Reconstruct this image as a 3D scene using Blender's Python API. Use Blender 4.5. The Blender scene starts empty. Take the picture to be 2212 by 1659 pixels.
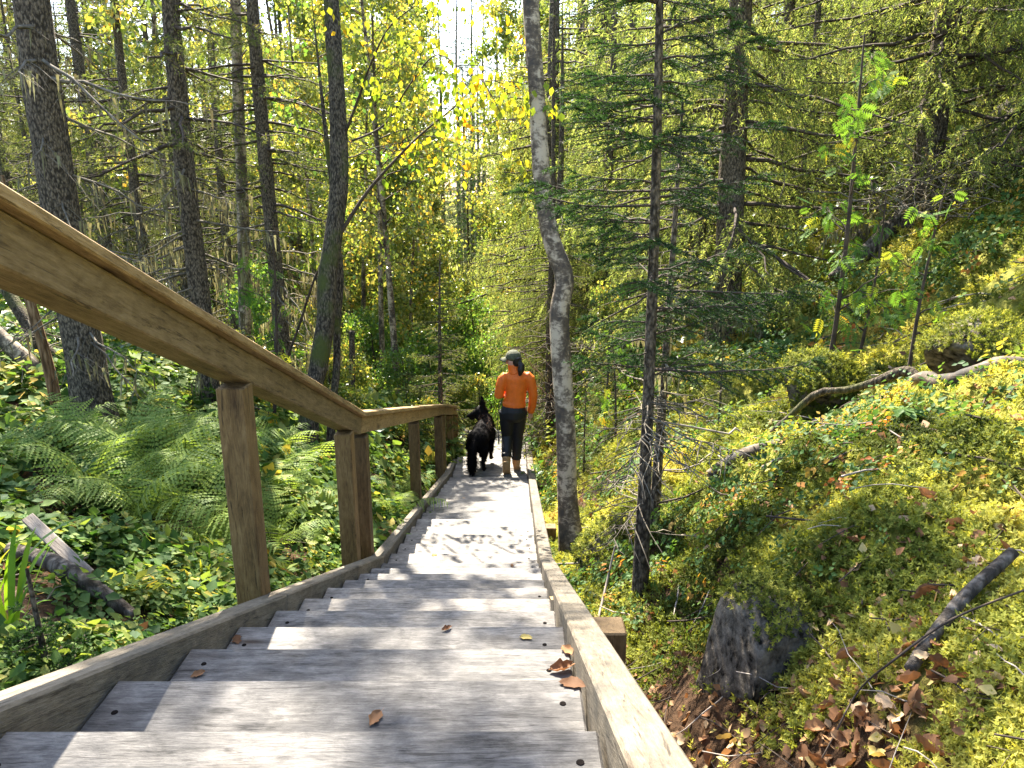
import bpy, bmesh, math
import numpy as np
from mathutils import Vector, Matrix

# ------------------------------------------------------------------ camera, sky, sun, exposure
SC = bpy.context.scene
COL = SC.collection
ZC = 5.0                                   # camera height; things are measured as drop below it
PITCH = math.radians(14.8)
FPX = 1661.0                               # focal length in pixels of a 2212 x 1659 picture
cam = bpy.data.cameras.new('camera')
cam.sensor_width = 36.0
cam.lens = 36.0 * FPX / 2212.0
cam.clip_start = 0.05
cam.clip_end = 900
cam_o = bpy.data.objects.new('camera', cam)
cam_o.location = (0, 0, ZC)
cam_o.rotation_euler = (math.pi / 2 - PITCH, 0, 0)
COL.objects.link(cam_o)
SC.camera = cam_o

SUN_EL, SUN_AZ = math.radians(48), math.radians(-15)     # azimuth measured from +Y, negative = to the left
w = bpy.data.worlds.new('World'); SC.world = w; w.use_nodes = True
nt = w.node_tree
bg = nt.nodes['Background']
sky = nt.nodes.new('ShaderNodeTexSky'); sky.sky_type = 'NISHITA'; sky.sun_disc = False
sky.sun_elevation = SUN_EL; sky.sun_rotation = SUN_AZ; sky.dust_density = 1.5; sky.air_density = 1.0; sky.ozone_density = 1.0
nt.links.new(sky.outputs[0], bg.inputs[0]); bg.inputs[1].default_value = 0.11
sl = bpy.data.lights.new('sun', 'SUN'); sl.energy = 5.0; sl.angle = math.radians(0.45); sl.color = (1.0, 0.92, 0.79)
so = bpy.data.objects.new('sun', sl); COL.objects.link(so)
sd = Vector((math.sin(SUN_AZ) * math.cos(SUN_EL), math.cos(SUN_AZ) * math.cos(SUN_EL), math.sin(SUN_EL)))
so.rotation_euler = (-sd).to_track_quat('-Z', 'Y').to_euler()
so.location = (0, 0, 40)
SC.view_settings.view_transform = 'Standard'; SC.view_settings.look = 'None'
SC.view_settings.gamma = 1.0; SC.view_settings.use_curve_mapping = False
SC.view_settings.exposure = 2.5
SC.render.engine = 'CYCLES'
cy = SC.cycles
cy.max_bounces = 8; cy.diffuse_bounces = 4; cy.glossy_bounces = 2; cy.transmission_bounces = 5; cy.transparent_max_bounces = 4
cy.use_denoising = True; cy.sample_clamp_indirect = 6.0; cy.caustics_reflective = False; cy.caustics_refractive = False
try: cy.denoiser = 'OPENIMAGEDENOISE'
except Exception: pass

# ------------------------------------------------------------------ helpers
A = np.asarray
def P(x, y, d):
    """pixel of the 2212-wide picture at depth d along the view axis -> world point"""
    yc = (y - 829.5) / FPX
    return A([(x - 1106) / FPX * d, d * (math.cos(PITCH) - yc * math.sin(PITCH)), ZC - d * (yc * math.cos(PITCH) + math.sin(PITCH))])

def hash2(ix, iy, s):
    n = (ix.astype(np.int64) * 374761393 + iy.astype(np.int64) * 668265263 + s * 1442695041) & 0x7fffffff
    n = ((n ^ (n >> 13)) * 1274126177) & 0x7fffffff
    return ((n ^ (n >> 16)) & 0xffff) / 65535.0
def vnoise(x, y, s=0):
    x = A(x, float); y = A(y, float)
    ix = np.floor(x); iy = np.floor(y); fx = x - ix; fy = y - iy
    fx = fx * fx * (3 - 2 * fx); fy = fy * fy * (3 - 2 * fy)
    a = hash2(ix, iy, s); b = hash2(ix + 1, iy, s); c = hash2(ix, iy + 1, s); d = hash2(ix + 1, iy + 1, s)
    return (a * (1 - fx) + b * fx) * (1 - fy) + (c * (1 - fx) + d * fx) * fy
def fbm(x, y, o=4, s=0):
    r = 0; a = .5; x = A(x, float); y = A(y, float)
    for k in range(o):
        r = r + a * vnoise(x, y, s + k); x = x * 2.03; y = y * 2.03; a *= .5
    return r
def sstep(a, b, x):
    t = np.clip((A(x, float) - a) / (b - a), 0, 1); return t * t * (3 - 2 * t)
def nrm(v):
    v = A(v, float); return v / np.maximum(np.linalg.norm(v, axis=-1, keepdims=True), 1e-9)

def mesh_data(name, V, F, mats, rnd=None, smooth=False, mi=None):
    """numpy arrays -> mesh; F (n,3) or (n,4) or a list of such; mi material index per face"""
    me = bpy.data.meshes.new(name)
    Fs = F if isinstance(F, list) else [F]
    V = A(V, np.float32).reshape(-1, 3)
    me.vertices.add(len(V)); me.vertices.foreach_set('co', V.ravel())
    idx = np.concatenate([A(f).ravel() for f in Fs]).astype(np.int32)
    tot = np.concatenate([np.full(len(f), A(f).shape[1]) for f in Fs]).astype(np.int32)
    st = np.concatenate([[0], np.cumsum(tot)[:-1]]).astype(np.int32)
    me.loops.add(len(idx)); me.loops.foreach_set('vertex_index', idx)
    me.polygons.add(len(tot)); me.polygons.foreach_set('loop_start', st); me.polygons.foreach_set('loop_total', tot)
    if smooth: me.polygons.foreach_set('use_smooth', np.ones(len(tot), bool))
    if mi is not None: me.polygons.foreach_set('material_index', A(mi, np.int32))
    for m in (mats if isinstance(mats, (list, tuple)) else [mats]): me.materials.append(m)
    if rnd is not None:
        at = me.attributes.new('rnd', 'FLOAT', 'POINT'); at.data.foreach_set('value', A(rnd, np.float32))
    me.update(calc_edges=True)
    return me

def link(name, me, parent=None, loc=None, rot=None, scale=None):
    o = bpy.data.objects.new(name, me); COL.objects.link(o)
    if parent is not None: o.parent = parent
    if loc is not None: o.location = tuple(float(c) for c in loc)
    if rot is not None: o.rotation_euler = rot
    if scale is not None: o.scale = (scale,) * 3 if np.isscalar(scale) else scale
    return o
def tag(o, label, cat, group=None):
    o['label'] = label; o['category'] = cat
    if group: o['group'] = group
    return o
def thing(name, label, cat, loc=(0, 0, 0), rz=0.0, group=None, scale=1.0):
    o = link(name, None, None, loc, (0, 0, rz), scale); o.empty_display_size = .1
    return tag(o, label, cat, group)
def kind(o, k): o['kind'] = k; return o

class Acc:
    """collects vertices and faces of one mesh"""
    def __init__(s): s.V = []; s.T = []; s.Q = []; s.R = []; s.n = 0
    def add(s, V, F, rnd=None):
        V = A(V, float).reshape(-1, 3); F = A(F)
        (s.Q if F.shape[1] == 4 else s.T).append(F + s.n)
        s.V.append(V); s.R.append(np.zeros(len(V)) if rnd is None else (np.full(len(V), rnd) if np.isscalar(rnd) else A(rnd)))
        s.n += len(V); return s
    def mesh(s, name, mat, smooth=False):
        F = []
        if s.T: F.append(np.concatenate(s.T))
        if s.Q: F.append(np.concatenate(s.Q))
        return mesh_data(name, np.concatenate(s.V), F, mat, np.concatenate(s.R), smooth)

def tubes(Pm, R, k=5):
    """Pm (m,n,3) paths, R (m,n) radii -> verts, quads (open ends, the last ring shrinks)"""
    Pm = A(Pm, float); R = A(R, float); m, n, _ = Pm.shape
    T = nrm(np.gradient(Pm, axis=1))
    up = np.where(np.abs(T[..., 2:3]) > .9, A([1., 0, 0]), A([0, 0, 1.]))
    S = nrm(np.cross(T, up)); U = np.cross(S, T)
    a = np.arange(k) * 2 * np.pi / k
    V = Pm[:, :, None] + R[:, :, None, None] * (np.cos(a)[:, None] * S[:, :, None] + np.sin(a)[:, None] * U[:, :, None])
    i = np.arange(n - 1)[:, None]; j = np.arange(k)[None]
    q = np.stack([i * k + j, i * k + (j + 1) % k, (i + 1) * k + (j + 1) % k, (i + 1) * k + j], -1).reshape(-1, 4)
    F = (q[None] + (np.arange(m) * n * k)[:, None, None]).reshape(-1, 4)
    return V.reshape(-1, 3), F

def frames(fwd, upv=None, rng=None):
    """rotation matrices whose local Y = fwd, local Z near upv"""
    f = nrm(fwd)
    if upv is None: upv = rng.normal(size=f.shape)
    s = nrm(np.cross(f, upv)); u = np.cross(s, f)
    return np.stack([s, f, u], -1)
def scatter(tV, tF, pos, R, s, rng, rnd=None):
    n = len(pos); tV = A(tV, float); tF = A(tF)
    s = A(s, float); s = np.full(n, s) if s.ndim == 0 else s
    V = np.einsum('nij,vj->nvi', R, tV) * s[:, None, None] + A(pos)[:, None]
    F = tF[None] + (np.arange(n) * len(tV))[:, None, None]
    r = rng.random(n) if rnd is None else A(rnd)
    return V.reshape(-1, 3), F.reshape(-1, tF.shape[1]), np.repeat(r, len(tV))

def resample(pts, n):
    """smooth (Catmull-Rom) resampling of a polyline with any number of columns"""
    p = A(pts, float); m = len(p)
    t = np.linspace(0, m - 1, n); i = np.minimum(t.astype(int), m - 2); f = (t - i)[:, None]
    g = lambda k: p[np.clip(k, 0, m - 1)]
    a, b, c, d = g(i - 1), g(i), g(i + 1), g(i + 2)
    return .5 * (2 * b + (c - a) * f + (2 * a - 5 * b + 4 * c - d) * f ** 2 + (3 * b - a - 3 * c + d) * f ** 3)

# ------------------------------------------------------------------ materials
def new_mat(name):
    m = bpy.data.materials.new(name); m.use_nodes = True
    t = m.node_tree; b = t.nodes['Principled BSDF']; return m, t, b
def nd(t, typ, **kw):
    n = t.nodes.new(typ)
    for k, v in kw.items():
        if k in n.inputs.keys(): n.inputs[k].default_value = v
        else: setattr(n, k, v)
    return n
def ramp(t, fac, cols):
    r = t.nodes.new('ShaderNodeValToRGB'); e = r.color_ramp.elements
    while len(e) < len(cols): e.new(.5)
    for q, (p, c) in zip(e, cols): q.position = p; q.color = (*c, 1)
    t.links.new(fac, r.inputs[0]); return r.outputs[0]
def coords(t, scale=(1, 1, 1), jitter=True):
    tc = t.nodes.new('ShaderNodeTexCoord'); mp = t.nodes.new('ShaderNodeMapping')
    mp.inputs['Scale'].default_value = scale
    src = tc.outputs['Object']
    if jitter:
        oi = t.nodes.new('ShaderNodeObjectInfo'); ml = nd(t, 'ShaderNodeVectorMath', operation='SCALE'); ml.inputs[0].default_value = (37.1, 17.3, 29.7)
        t.links.new(oi.outputs['Random'], ml.inputs['Scale'])
        ad = nd(t, 'ShaderNodeVectorMath', operation='ADD'); t.links.new(src, ad.inputs[0]); t.links.new(ml.outputs[0], ad.inputs[1]); src = ad.outputs[0]
    t.links.new(src, mp.inputs['Vector']); return mp.outputs[0]
def noise(t, vec, scale, detail=5, rough=.6, dist=0.0):
    n = nd(t, 'ShaderNodeTexNoise', Scale=scale, Detail=detail, Roughness=rough, Distortion=dist); t.links.new(vec, n.inputs['Vector']); return n.outputs[0]
def mix(t, fac, a, b, typ='MIX'):
    m = t.nodes.new('ShaderNodeMix'); m.data_type = 'RGBA'; m.blend_type = typ
    for s, v in ((0, fac), (6, a), (7, b)):
        if hasattr(v, 'links'): t.links.new(v, m.inputs[s])
        else: m.inputs[s].default_value = (*v, 1) if isinstance(v, tuple) else v
    return m.outputs[2]
def math_n(t, op, a, b=0.0):
    m = nd(t, 'ShaderNodeMath', operation=op)
    for i, v in enumerate((a, b)):
        if hasattr(v, 'links'): t.links.new(v, m.inputs[i])
        else: m.inputs[i].default_value = v
    return m.outputs[0]
def bump(t, b, h, strength=.5, dist=.01):
    n = nd(t, 'ShaderNodeBump', Strength=strength, Distance=dist); t.links.new(h, n.inputs['Height']); t.links.new(n.outputs[0], b.inputs['Normal'])

def mat_leaf(name, cols, trans=.5, tint=(1.2, 1.15, .75), rough=.6, spec=.14):
    m, t, b = new_mat(name)
    at = nd(t, 'ShaderNodeAttribute', attribute_name='rnd')
    c = ramp(t, at.outputs['Fac'], cols)
    t.links.new(c, b.inputs['Base Color']); b.inputs['Roughness'].default_value = rough; b.inputs['Specular IOR Level'].default_value = spec
    tr = t.nodes.new('ShaderNodeBsdfTranslucent'); t.links.new(mix(t, 1.0, c, tint, 'MULTIPLY'), tr.inputs[0])
    mx = t.nodes.new('ShaderNodeMixShader'); mx.inputs[0].default_value = trans
    t.links.new(b.outputs[0], mx.inputs[1]); t.links.new(tr.outputs[0], mx.inputs[2])
    t.links.new(mx.outputs[0], t.nodes['Material Output'].inputs[0]); return m

def mat_bark(name, dark, mid, light, vs=(14, 14, 3.2), moss=0.0, bs=.9):
    m, t, b = new_mat(name)
    v = coords(t, vs)
    vo = nd(t, 'ShaderNodeTexVoronoi', feature='F1', Scale=3.4, Randomness=1.0)
    nz = t.nodes.new('ShaderNodeTexNoise'); nz.inputs['Scale'].default_value = 2.6; nz.inputs['Detail'].default_value = 4; t.links.new(v, nz.inputs['Vector'])
    wob = mix(t, .55, v, nz.outputs['Color'], 'ADD'); t.links.new(wob, vo.inputs['Vector'])
    n1 = noise(t, v, 4.0, 9, .75)
    f = math_n(t, 'ADD', math_n(t, 'MULTIPLY', math_n(t, 'SUBTRACT', .75, vo.outputs['Distance']), .55), math_n(t, 'MULTIPLY', n1, .7))
    c = ramp(t, f, [(.36, dark), (.54, mid), (.78, light)])
    v2 = coords(t, (1, 1, 1)); big = noise(t, v2, 2.3, 4)
    if moss > 0:
        g = ramp(t, big, [(.62 - moss * .3, (0, 0, 0)), (.75 - moss * .3, (1, 1, 1))])
        c = mix(t, g, c, (.075, .085, .022))
    c = mix(t, .55, c, ramp(t, big, [(.3, (.55, .55, .55)), (.7, (1.2, 1.2, 1.2))]), 'MULTIPLY')
    t.links.new(c, b.inputs['Base Color']); b.inputs['Roughness'].default_value = .9; b.inputs['Specular IOR Level'].default_value = .2
    bump(t, b, f, bs, .02); return m

def mat_birch(name, lightc=(.42, .33, .22), dark=(.04, .03, .02), amt=.53):
    m, t, b = new_mat(name)
    v = coords(t, (9, 9, 15)); l = noise(t, v, 1.6, 8, .75, .6)
    v2 = coords(t, (5, 5, 2.4)); big = noise(t, v2, 1.4, 6, .65, .4)
    f = math_n(t, 'ADD', math_n(t, 'MULTIPLY', l, .55), math_n(t, 'MULTIPLY', big, .6))
    c = ramp(t, f, [(amt - .06, dark), (amt + .02, (.085, .058, .033)), (amt + .05, (.15, .11, .068)), (amt + .11, lightc)])
    t.links.new(c, b.inputs['Base Color']); b.inputs['Roughness'].default_value = .8
    bump(t, b, f, .5, .012); return m

def mat_wood(name, c0, c1, c2, scale=1.0, knots=.5, rough=.75, stain=None, iso=.2, kdark=(.2, .14, .10)):
    """planks: the grain runs along local X; iso = share of blotchy weathering"""
    m, t, b = new_mat(name)
    g = noise(t, coords(t, (6 * scale, 48 * scale, 48 * scale)), 1.0, 7, .7, .8)
    gf = noise(t, coords(t, (28 * scale, 230 * scale, 230 * scale)), 1.0, 4, .7)
    bl = noise(t, coords(t, (17, 30, 30)), 1.0, 7, .75, .4)
    big = noise(t, coords(t, (2.6, 5, 5)), 1.2, 5, .6, .3)
    f = math_n(t, 'ADD', math_n(t, 'MULTIPLY', g, .62 - iso), math_n(t, 'MULTIPLY', gf, .22))
    f = math_n(t, 'ADD', f, math_n(t, 'MULTIPLY', bl, iso)); f = math_n(t, 'ADD', f, math_n(t, 'MULTIPLY', big, .2))
    c = ramp(t, f, [(.40, c0), (.51, c1), (.62, c2)])
    oi = t.nodes.new('ShaderNodeObjectInfo')
    c = mix(t, .9, c, ramp(t, oi.outputs['Random'], [(0, (.62, .63, .66)), (.5, (.98, .98, .98)), (1, (1.25, 1.2, 1.12))]), 'MULTIPLY')  # boards differ in tone; spread widened to imitate differing light from tread to tread
    if knots > 0:
        vk = coords(t, (2.6, 9, 9)); vo = nd(t, 'ShaderNodeTexVoronoi', Scale=1.0, Randomness=1.0)
        t.links.new(mix(t, .05, vk, noise(t, vk, 3.0, 2), 'ADD'), vo.inputs['Vector'])
        k = ramp(t, vo.outputs['Distance'], [(.05, (0, 0, 0)), (.12, (.55, .55, .55)), (.24, (1, 1, 1))])
        sp = nd(t, 'ShaderNodeSeparateColor'); t.links.new(vo.outputs['Color'], sp.inputs[0])
        on = math_n(t, 'GREATER_THAN', sp.outputs[0], 1 - knots)
        c = mix(t, on, c, mix(t, 1.0, c, mix(t, k, kdark, (1, 1, 1)), 'MULTIPLY'))
    if stain is not None:
        q = ramp(t, noise(t, coords(t, (4, 8, 8)), 1.0, 7, .72), [(.5, (0, 0, 0)), (.68, (1, 1, 1))]); c = mix(t, math_n(t, 'MULTIPLY', q, .75), c, stain)
    cr = ramp(t, noise(t, coords(t, (4.5, 70, 70)), 1.0, 4, .65, 1.4), [(.33, (.2, .18, .17)), (.41, (1, 1, 1))])
    c = mix(t, .85, c, cr, 'MULTIPLY')
    t.links.new(c, b.inputs['Base Color']); b.inputs['Roughness'].default_value = rough; b.inputs['Specular IOR Level'].default_value = .3
    bump(t, b, math_n(t, 'ADD', f, math_n(t, 'MULTIPLY', gf, .3)), .8, .006); return m
def mat_plain(name, col, rough=.7, var=.25, scale=8.0, bs=.2, spec=.4, col2=None):
    m, t, b = new_mat(name)
    n = noise(t, coords(t), scale, 6, .65)
    lo = tuple(c * (1 - var) for c in col); hi = col2 or tuple(min(c * (1 + var), 1) for c in col)
    c = ramp(t, n, [(.35, lo), (.65, hi)])
    t.links.new(c, b.inputs['Base Color']); b.inputs['Roughness'].default_value = rough; b.inputs['Specular IOR Level'].default_value = spec
    bump(t, b, n, bs, .01); return m

M = {}
M['spruce_bark'] = mat_bark('spruce_bark', (.04, .031, .022), (.14, .11, .078), (.30, .23, .16), (19, 19, 9))
M['mossy_bark'] = mat_bark('mossy_bark', (.03, .024, .016), (.115, .092, .064), (.24, .19, .13), (20, 20, 6), moss=.35)
M['dead_wood'] = mat_bark('dead_wood', (.05, .04, .03), (.14, .115, .09), (.3, .26, .21), (10, 10, 2))
M['snag'] = mat_bark('snag', (.08, .045, .02), (.22, .13, .065), (.36, .25, .14), (10, 10, 1.5))
M['birch_bark'] = mat_birch('birch_bark')
M['birch_dark'] = mat_birch('birch_dark', (.27, .22, .15), (.02, .016, .012), .6)
M['twig'] = mat_plain('twig', (.055, .038, .026), .9, .5, 12)
M['dead_twig'] = mat_plain('dead_twig', (.10, .075, .052), .9, .5, 9, col2=(.2, .17, .12))
M['pale_twig'] = mat_plain('pale_twig', (.26, .22, .18), .9, .4, 9)
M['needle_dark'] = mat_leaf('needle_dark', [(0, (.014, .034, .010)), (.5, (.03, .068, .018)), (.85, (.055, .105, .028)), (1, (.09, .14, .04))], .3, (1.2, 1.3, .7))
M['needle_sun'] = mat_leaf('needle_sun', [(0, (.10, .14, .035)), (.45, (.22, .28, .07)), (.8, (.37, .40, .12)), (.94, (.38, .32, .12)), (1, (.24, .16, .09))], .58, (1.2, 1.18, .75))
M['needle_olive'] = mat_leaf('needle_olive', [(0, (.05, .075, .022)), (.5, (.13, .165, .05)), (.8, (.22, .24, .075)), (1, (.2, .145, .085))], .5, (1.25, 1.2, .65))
M['lichen'] = mat_leaf('lichen', [(0, (.10, .085, .05)), (.5, (.2, .18, .09)), (1, (.30, .29, .16))], .35, (1.1, 1.05, .8))
M['leaf_birch'] = mat_leaf('leaf_birch', [(0, (.06, .12, .025)), (.45, (.17, .235, .05)), (.72, (.34, .37, .10)), (.88, (.5, .43, .09)), (1, (.55, .32, .05))], .5, (1.3, 1.18, .6), .32, .6)
M['leaf_green'] = mat_leaf('leaf_green', [(0, (.045, .115, .025)), (.55, (.12, .23, .05)), (.85, (.24, .33, .09)), (1, (.45, .4, .09))], .5, (1.35, 1.28, .55), .32, .6)
M['leaf_gold'] = mat_leaf('leaf_gold', [(0, (.09, .19, .025)), (.5, (.22, .3, .04)), (.75, (.42, .4, .05)), (.9, (.6, .42, .04)), (1, (.62, .32, .02))], .55, (1.35, 1.15, .4))
M['leaf_rowan'] = mat_leaf('leaf_rowan', [(0, (.05, .13, .025)), (.7, (.13, .24, .04)), (.9, (.36, .36, .05)), (1, (.55, .28, .03))], .5, (1.3, 1.2, .5))
M['herb'] = mat_leaf('herb', [(0, (.03, .08, .02)), (.4, (.09, .165, .04)), (.75, (.18, .25, .06)), (.93, (.28, .3, .08)), (.975, (.46, .37, .08)), (1, (.38, .17, .05))], .42, (1.3, 1.25, .55), .6)
M['bilberry'] = mat_leaf('bilberry', [(0, (.03, .08, .02)), (.5, (.075, .15, .04)), (.85, (.15, .21, .05)), (.95, (.4, .3, .05)), (1, (.42, .13, .03))], .4, (1.3, 1.2, .55), .55)
M['fern'] = mat_leaf('fern', [(0, (.09, .15, .03)), (.5, (.2, .29, .065)), (.85, (.32, .38, .09)), (1, (.45, .4, .09))], .5, (1.25, 1.2, .6), .5)
M['grass'] = mat_leaf('grass', [(0, (.10, .22, .02)), (.6, (.2, .34, .03)), (1, (.4, .38, .06))], .55, (1.3, 1.25, .5), .35)
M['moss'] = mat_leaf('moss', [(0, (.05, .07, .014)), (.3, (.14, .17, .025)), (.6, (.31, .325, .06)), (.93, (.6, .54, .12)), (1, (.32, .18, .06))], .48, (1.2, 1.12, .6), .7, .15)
M['dead_leaf'] = mat_leaf('dead_leaf', [(0, (.10, .05, .026)), (.35, (.23, .115, .055)), (.6, (.36, .2, .095)), (.85, (.52, .37, .22)), (1, (.5, .4, .12))], .22, (1.2, .95, .65), .7)
M['tread'] = mat_wood('tread', (.025, .023, .020), (.14, .129, .115), (.29, .268, .235), 1.0, .6, .65, (.055, .052, .049), .36)
M['curb'] = mat_wood('curb', (.05, .041, .03), (.135, .112, .08), (.215, .182, .135), 1.0, .3, .75, (.07, .066, .055), .3)
M['rail'] = mat_wood('rail', (.095, .056, .02), (.25, .163, .068), (.39, .27, .13), 1.0, .6, .65, None, .22)
M['post'] = mat_wood('post', (.06, .032, .011), (.165, .098, .036), (.26, .165, .068), 1.0, .5, .7, None, .22)
M['plank_old'] = mat_wood('plank_old', (.11, .09, .07), (.22, .185, .15), (.34, .3, .25), 1.0, 0, .8)
M['rock'] = mat_plain('rock', (.045, .038, .030), .95, .75, 6, 1.0, .05, (.2, .172, .135))
M['screw'] = mat_plain('screw', (.012, .010, .009), .9, .3, 60, .1, .0)
M['jacket'] = mat_plain('jacket', (.78, .15, .012), .55, .10, 13, 1.0)
M['pants'] = mat_plain('pants', (.010, .010, .012), .6, .25, 40)
M['skin'] = mat_plain('skin', (.55, .3, .22), .55, .1, 20, .05)
M['cap'] = mat_plain('cap', (.075, .078, .045), .85, .15, 40)
M['hair'] = mat_plain('hair', (.014, .010, .009), .4, .3, 60)
M['boot'] = mat_plain('boot', (.42, .24, .10), .75, .15, 25)
M['sole'] = mat_plain('sole', (.36, .235, .11), .8, .15, 30)
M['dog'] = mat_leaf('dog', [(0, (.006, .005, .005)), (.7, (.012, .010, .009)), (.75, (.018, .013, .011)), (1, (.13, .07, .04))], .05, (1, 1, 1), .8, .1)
M['leash'] = mat_plain('leash', (.06, .055, .05), .6, .2)

# ------------------------------------------------------------------ the lie of the land
PROF = [(-6, .82), (1.04, .842), (4.3, 2.27), (8.96, 3.53), (8.99, 3.60), (10, 3.66), (11.2, 3.98), (12.6, 4.12), (14, 4.6)]
def drop(D): return np.interp(D, [p[0] for p in PROF], [p[1] for p in PROF])
def xc(D): return -.332 + .0065 * (A(D, float) - 1)
CTRL = [  # X, Y, drop below the camera
    (-.35, -2, 1.25), (-.35, 1, 1.3), (-.35, 2.5, 1.95), (-.35, 4.3, 2.65), (-.35, 6.5, 3.25), (-.35, 9, 4.05), (-.35, 12.5, 4.6), (-.3, 16, 5.2), (-.5, 30, 6.6), (-1, 60, 8),
    (.6, 1.0, 1.3), (.5, 1.9, 1.74), (.52, 1.3, 1.5), (.95, 1.1, 1.03), (1.5, .5, .85), (1.0, 2.3, 1.22), (1.55, 2.7, 1.10), (2.0, 2.7, 1.06), (.95, 1.65, 1.17), (1.35, 1.95, 1.12), (2.6, 1.5, .9),
    (.62, 3.4, 2.0), (.55, 2.6, 1.92), (1.15, 3.5, 1.75), (1.2, 4.6, 2.08), (1.8, 4.2, 1.75), (2.5, 4.0, 1.38), (3.2, 6.5, 1.6), (3.4, 5.0, 1.07), (4.6, 7.0, .36), (4.3, 8.0, .8), (3.2, 9.0, 1.35), (2.5, 9, 1.98),
    (1.46, 9.5, 2.95), (.7, 9.5, 3.35), (.6, 6.0, 2.85), (1.6, 7.0, 2.45), (6.5, 12, -.6), (10, 15, -3.5), (11, 7, -3.5), (7, 3, -1.2), (4, -2, .1), (3, 14, 2.4), (8, 30, .5), (18, 40, -7), (12, 60, 2),
    (-1.45, 2.1, 1.52), (-1.5, 2.7, 1.72), (-2.0, 3.0, 1.7), (-3.8, 6, 2.05), (-2.4, 8, 2.7), (-1.5, 5.5, 2.45), (-1.9, 11, 3.5), (-10, 15, 2.4), (-6, 3, 1.2), (-8, 8, 1.7), (-15, 30, 2.2), (-22, 55, 2),
    (-2, -2, 1.0), (-5, 11, 2.6), (-3, 18, 4.6), (3, 22, 3.4), (30, 20, -12), (-30, 20, 0), (30, -6, -10), (-30, -6, -1), (0, 120, 6), (40, 120, -6), (-40, 120, -3), (60, 60, -16), (-60, 60, -3)]
_C = A(CTRL, float)
def _phi(r2): return .5 * r2 * np.log(r2 + 1e-9)
def _fit():
    n = len(_C); d2 = ((_C[:, None, :2] - _C[None, :, :2]) ** 2).sum(-1)
    K = _phi(d2) + np.eye(n) * .02; Pm = np.c_[np.ones(n), _C[:, :2]]
    L = np.block([[K, Pm], [Pm.T, np.zeros((3, 3))]])
    return np.linalg.solve(L, np.r_[_C[:, 2], 0, 0, 0])
_W = _fit()
def ground(X, Y):
    X = A(X, float); Y = A(Y, float); sh = X.shape; x = X.ravel(); y = Y.ravel(); out = np.empty(len(x))
    for i in range(0, len(x), 20000):
        a, b = x[i:i + 20000], y[i:i + 20000]
        d2 = (a[:, None] - _C[:, 0]) ** 2 + (b[:, None] - _C[:, 1]) ** 2
        out[i:i + 20000] = _phi(d2) @ _W[:-3] + _W[-3] + _W[-2] * a + _W[-1] * b
    z = ZC - out
    side = np.abs(x - xc(y)); far = sstep(.62, 1.5, side)
    right = sstep(-.2, .6, x)
    hum = 1 - np.abs(2 * fbm(x * 1.15 + 3, y * 1.15, 3, 5) - .9) * 1.6
    z = z + far * (right * .38 * hum * sstep(2.4, 4.2, np.hypot(x, y)) + right * .06 * hum + right * .10 * (1 - np.abs(2 * vnoise(x * 2.6, y * 2.6, 44) - 1) - .5) + (1 - right) * .10 * (hum - .3) + .05 * (fbm(x * 5, y * 5, 3, 9) - .45))
    lim = ZC - drop(y) - .20 + .55 * sstep(.52, 1.15, side) + (y > 13) * 9
    z = np.where((y > -4) & (side < 1.0), np.minimum(z, lim), z)
    return z.reshape(sh)
def gz(x, y): return float(ground(A([x]), A([y]))[0])
def gnormal(x, y, e=.04):
    dx = (ground(x + e, y) - ground(x - e, y)) / (2 * e); dy = (ground(x, y + e) - ground(x, y - e)) / (2 * e)
    return nrm(np.stack([-dx, -dy, np.ones_like(dx)], -1))
def spot(xpx, D):
    """ground point seen in picture column xpx at forward distance D"""
    X = 0.0
    for _ in range(6):
        h = ZC - gz(X, D); X = (xpx - 1106) / FPX * (D * math.cos(PITCH) + h * math.sin(PITCH))
    return A([X, D, gz(X, D)])

def build_ground():
    nx, ny = 290, 310
    u = np.linspace(-1, 1, nx); v = np.linspace(0, 1, ny)
    X = .6 + np.sinh(u * 4.6) / math.sinh(4.6) * 70; Y = -5 + (np.sinh(v * 4.2) / math.sinh(4.2)) * 140
    gx, gy = np.meshgrid(X, Y); gzv = ground(gx, gy)
    V = np.stack([gx, gy, gzv], -1).reshape(-1, 3)
    i = np.arange(ny - 1)[:, None] * nx + np.arange(nx - 1)[None]
    F = np.stack([i, i + 1, i + nx + 1, i + nx], -1).reshape(-1, 4)
    m, t, b = new_mat('forest_floor')
    tc = t.nodes.new('ShaderNodeTexCoord'); vec = tc.outputs['Object']
    big = noise(t, vec, 1.1, 5, .6, .3); fine = noise(t, vec, 26, 6, .7)
    soil = ramp(t, fine, [(.3, (.018, .012, .008)), (.55, (.07, .04, .022)), (.75, (.17, .10, .055))])
    mossc = ramp(t, fine, [(.3, (.08, .085, .018)), (.5, (.2, .195, .035)), (.72, (.34, .31, .06))])
    at = nd(t, 'ShaderNodeAttribute', attribute_name='rnd')
    f = math_n(t, 'ADD', at.outputs['Fac'], math_n(t, 'MULTIPLY', math_n(t, 'SUBTRACT', big, .5), 1.1))
    c = mix(t, ramp(t, f, [(.42, (0, 0, 0)), (.58, (1, 1, 1))]), soil, mossc)
    t.links.new(c, b.inputs['Base Color']); b.inputs['Roughness'].default_value = .95; b.inputs['Specular IOR Level'].default_value = .1
    bump(t, b, fine, 1.0, .03)
    M['floor'] = m
    x, y = V[:, 0], V[:, 1]
    mossw = .25 + .65 * np.maximum(sstep(.6, 1.4, x), sstep(8, 14, y)) - .5 * sstep(1.5, .9, y) * sstep(1.1, .5, x)
    o = link('ground', mesh_data('ground', V, F, m, mossw, True)); kind(o, 'structure')
    o['label'] = 'mossy forest floor dipping into a ravine under the stairs'
build_ground()
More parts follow.
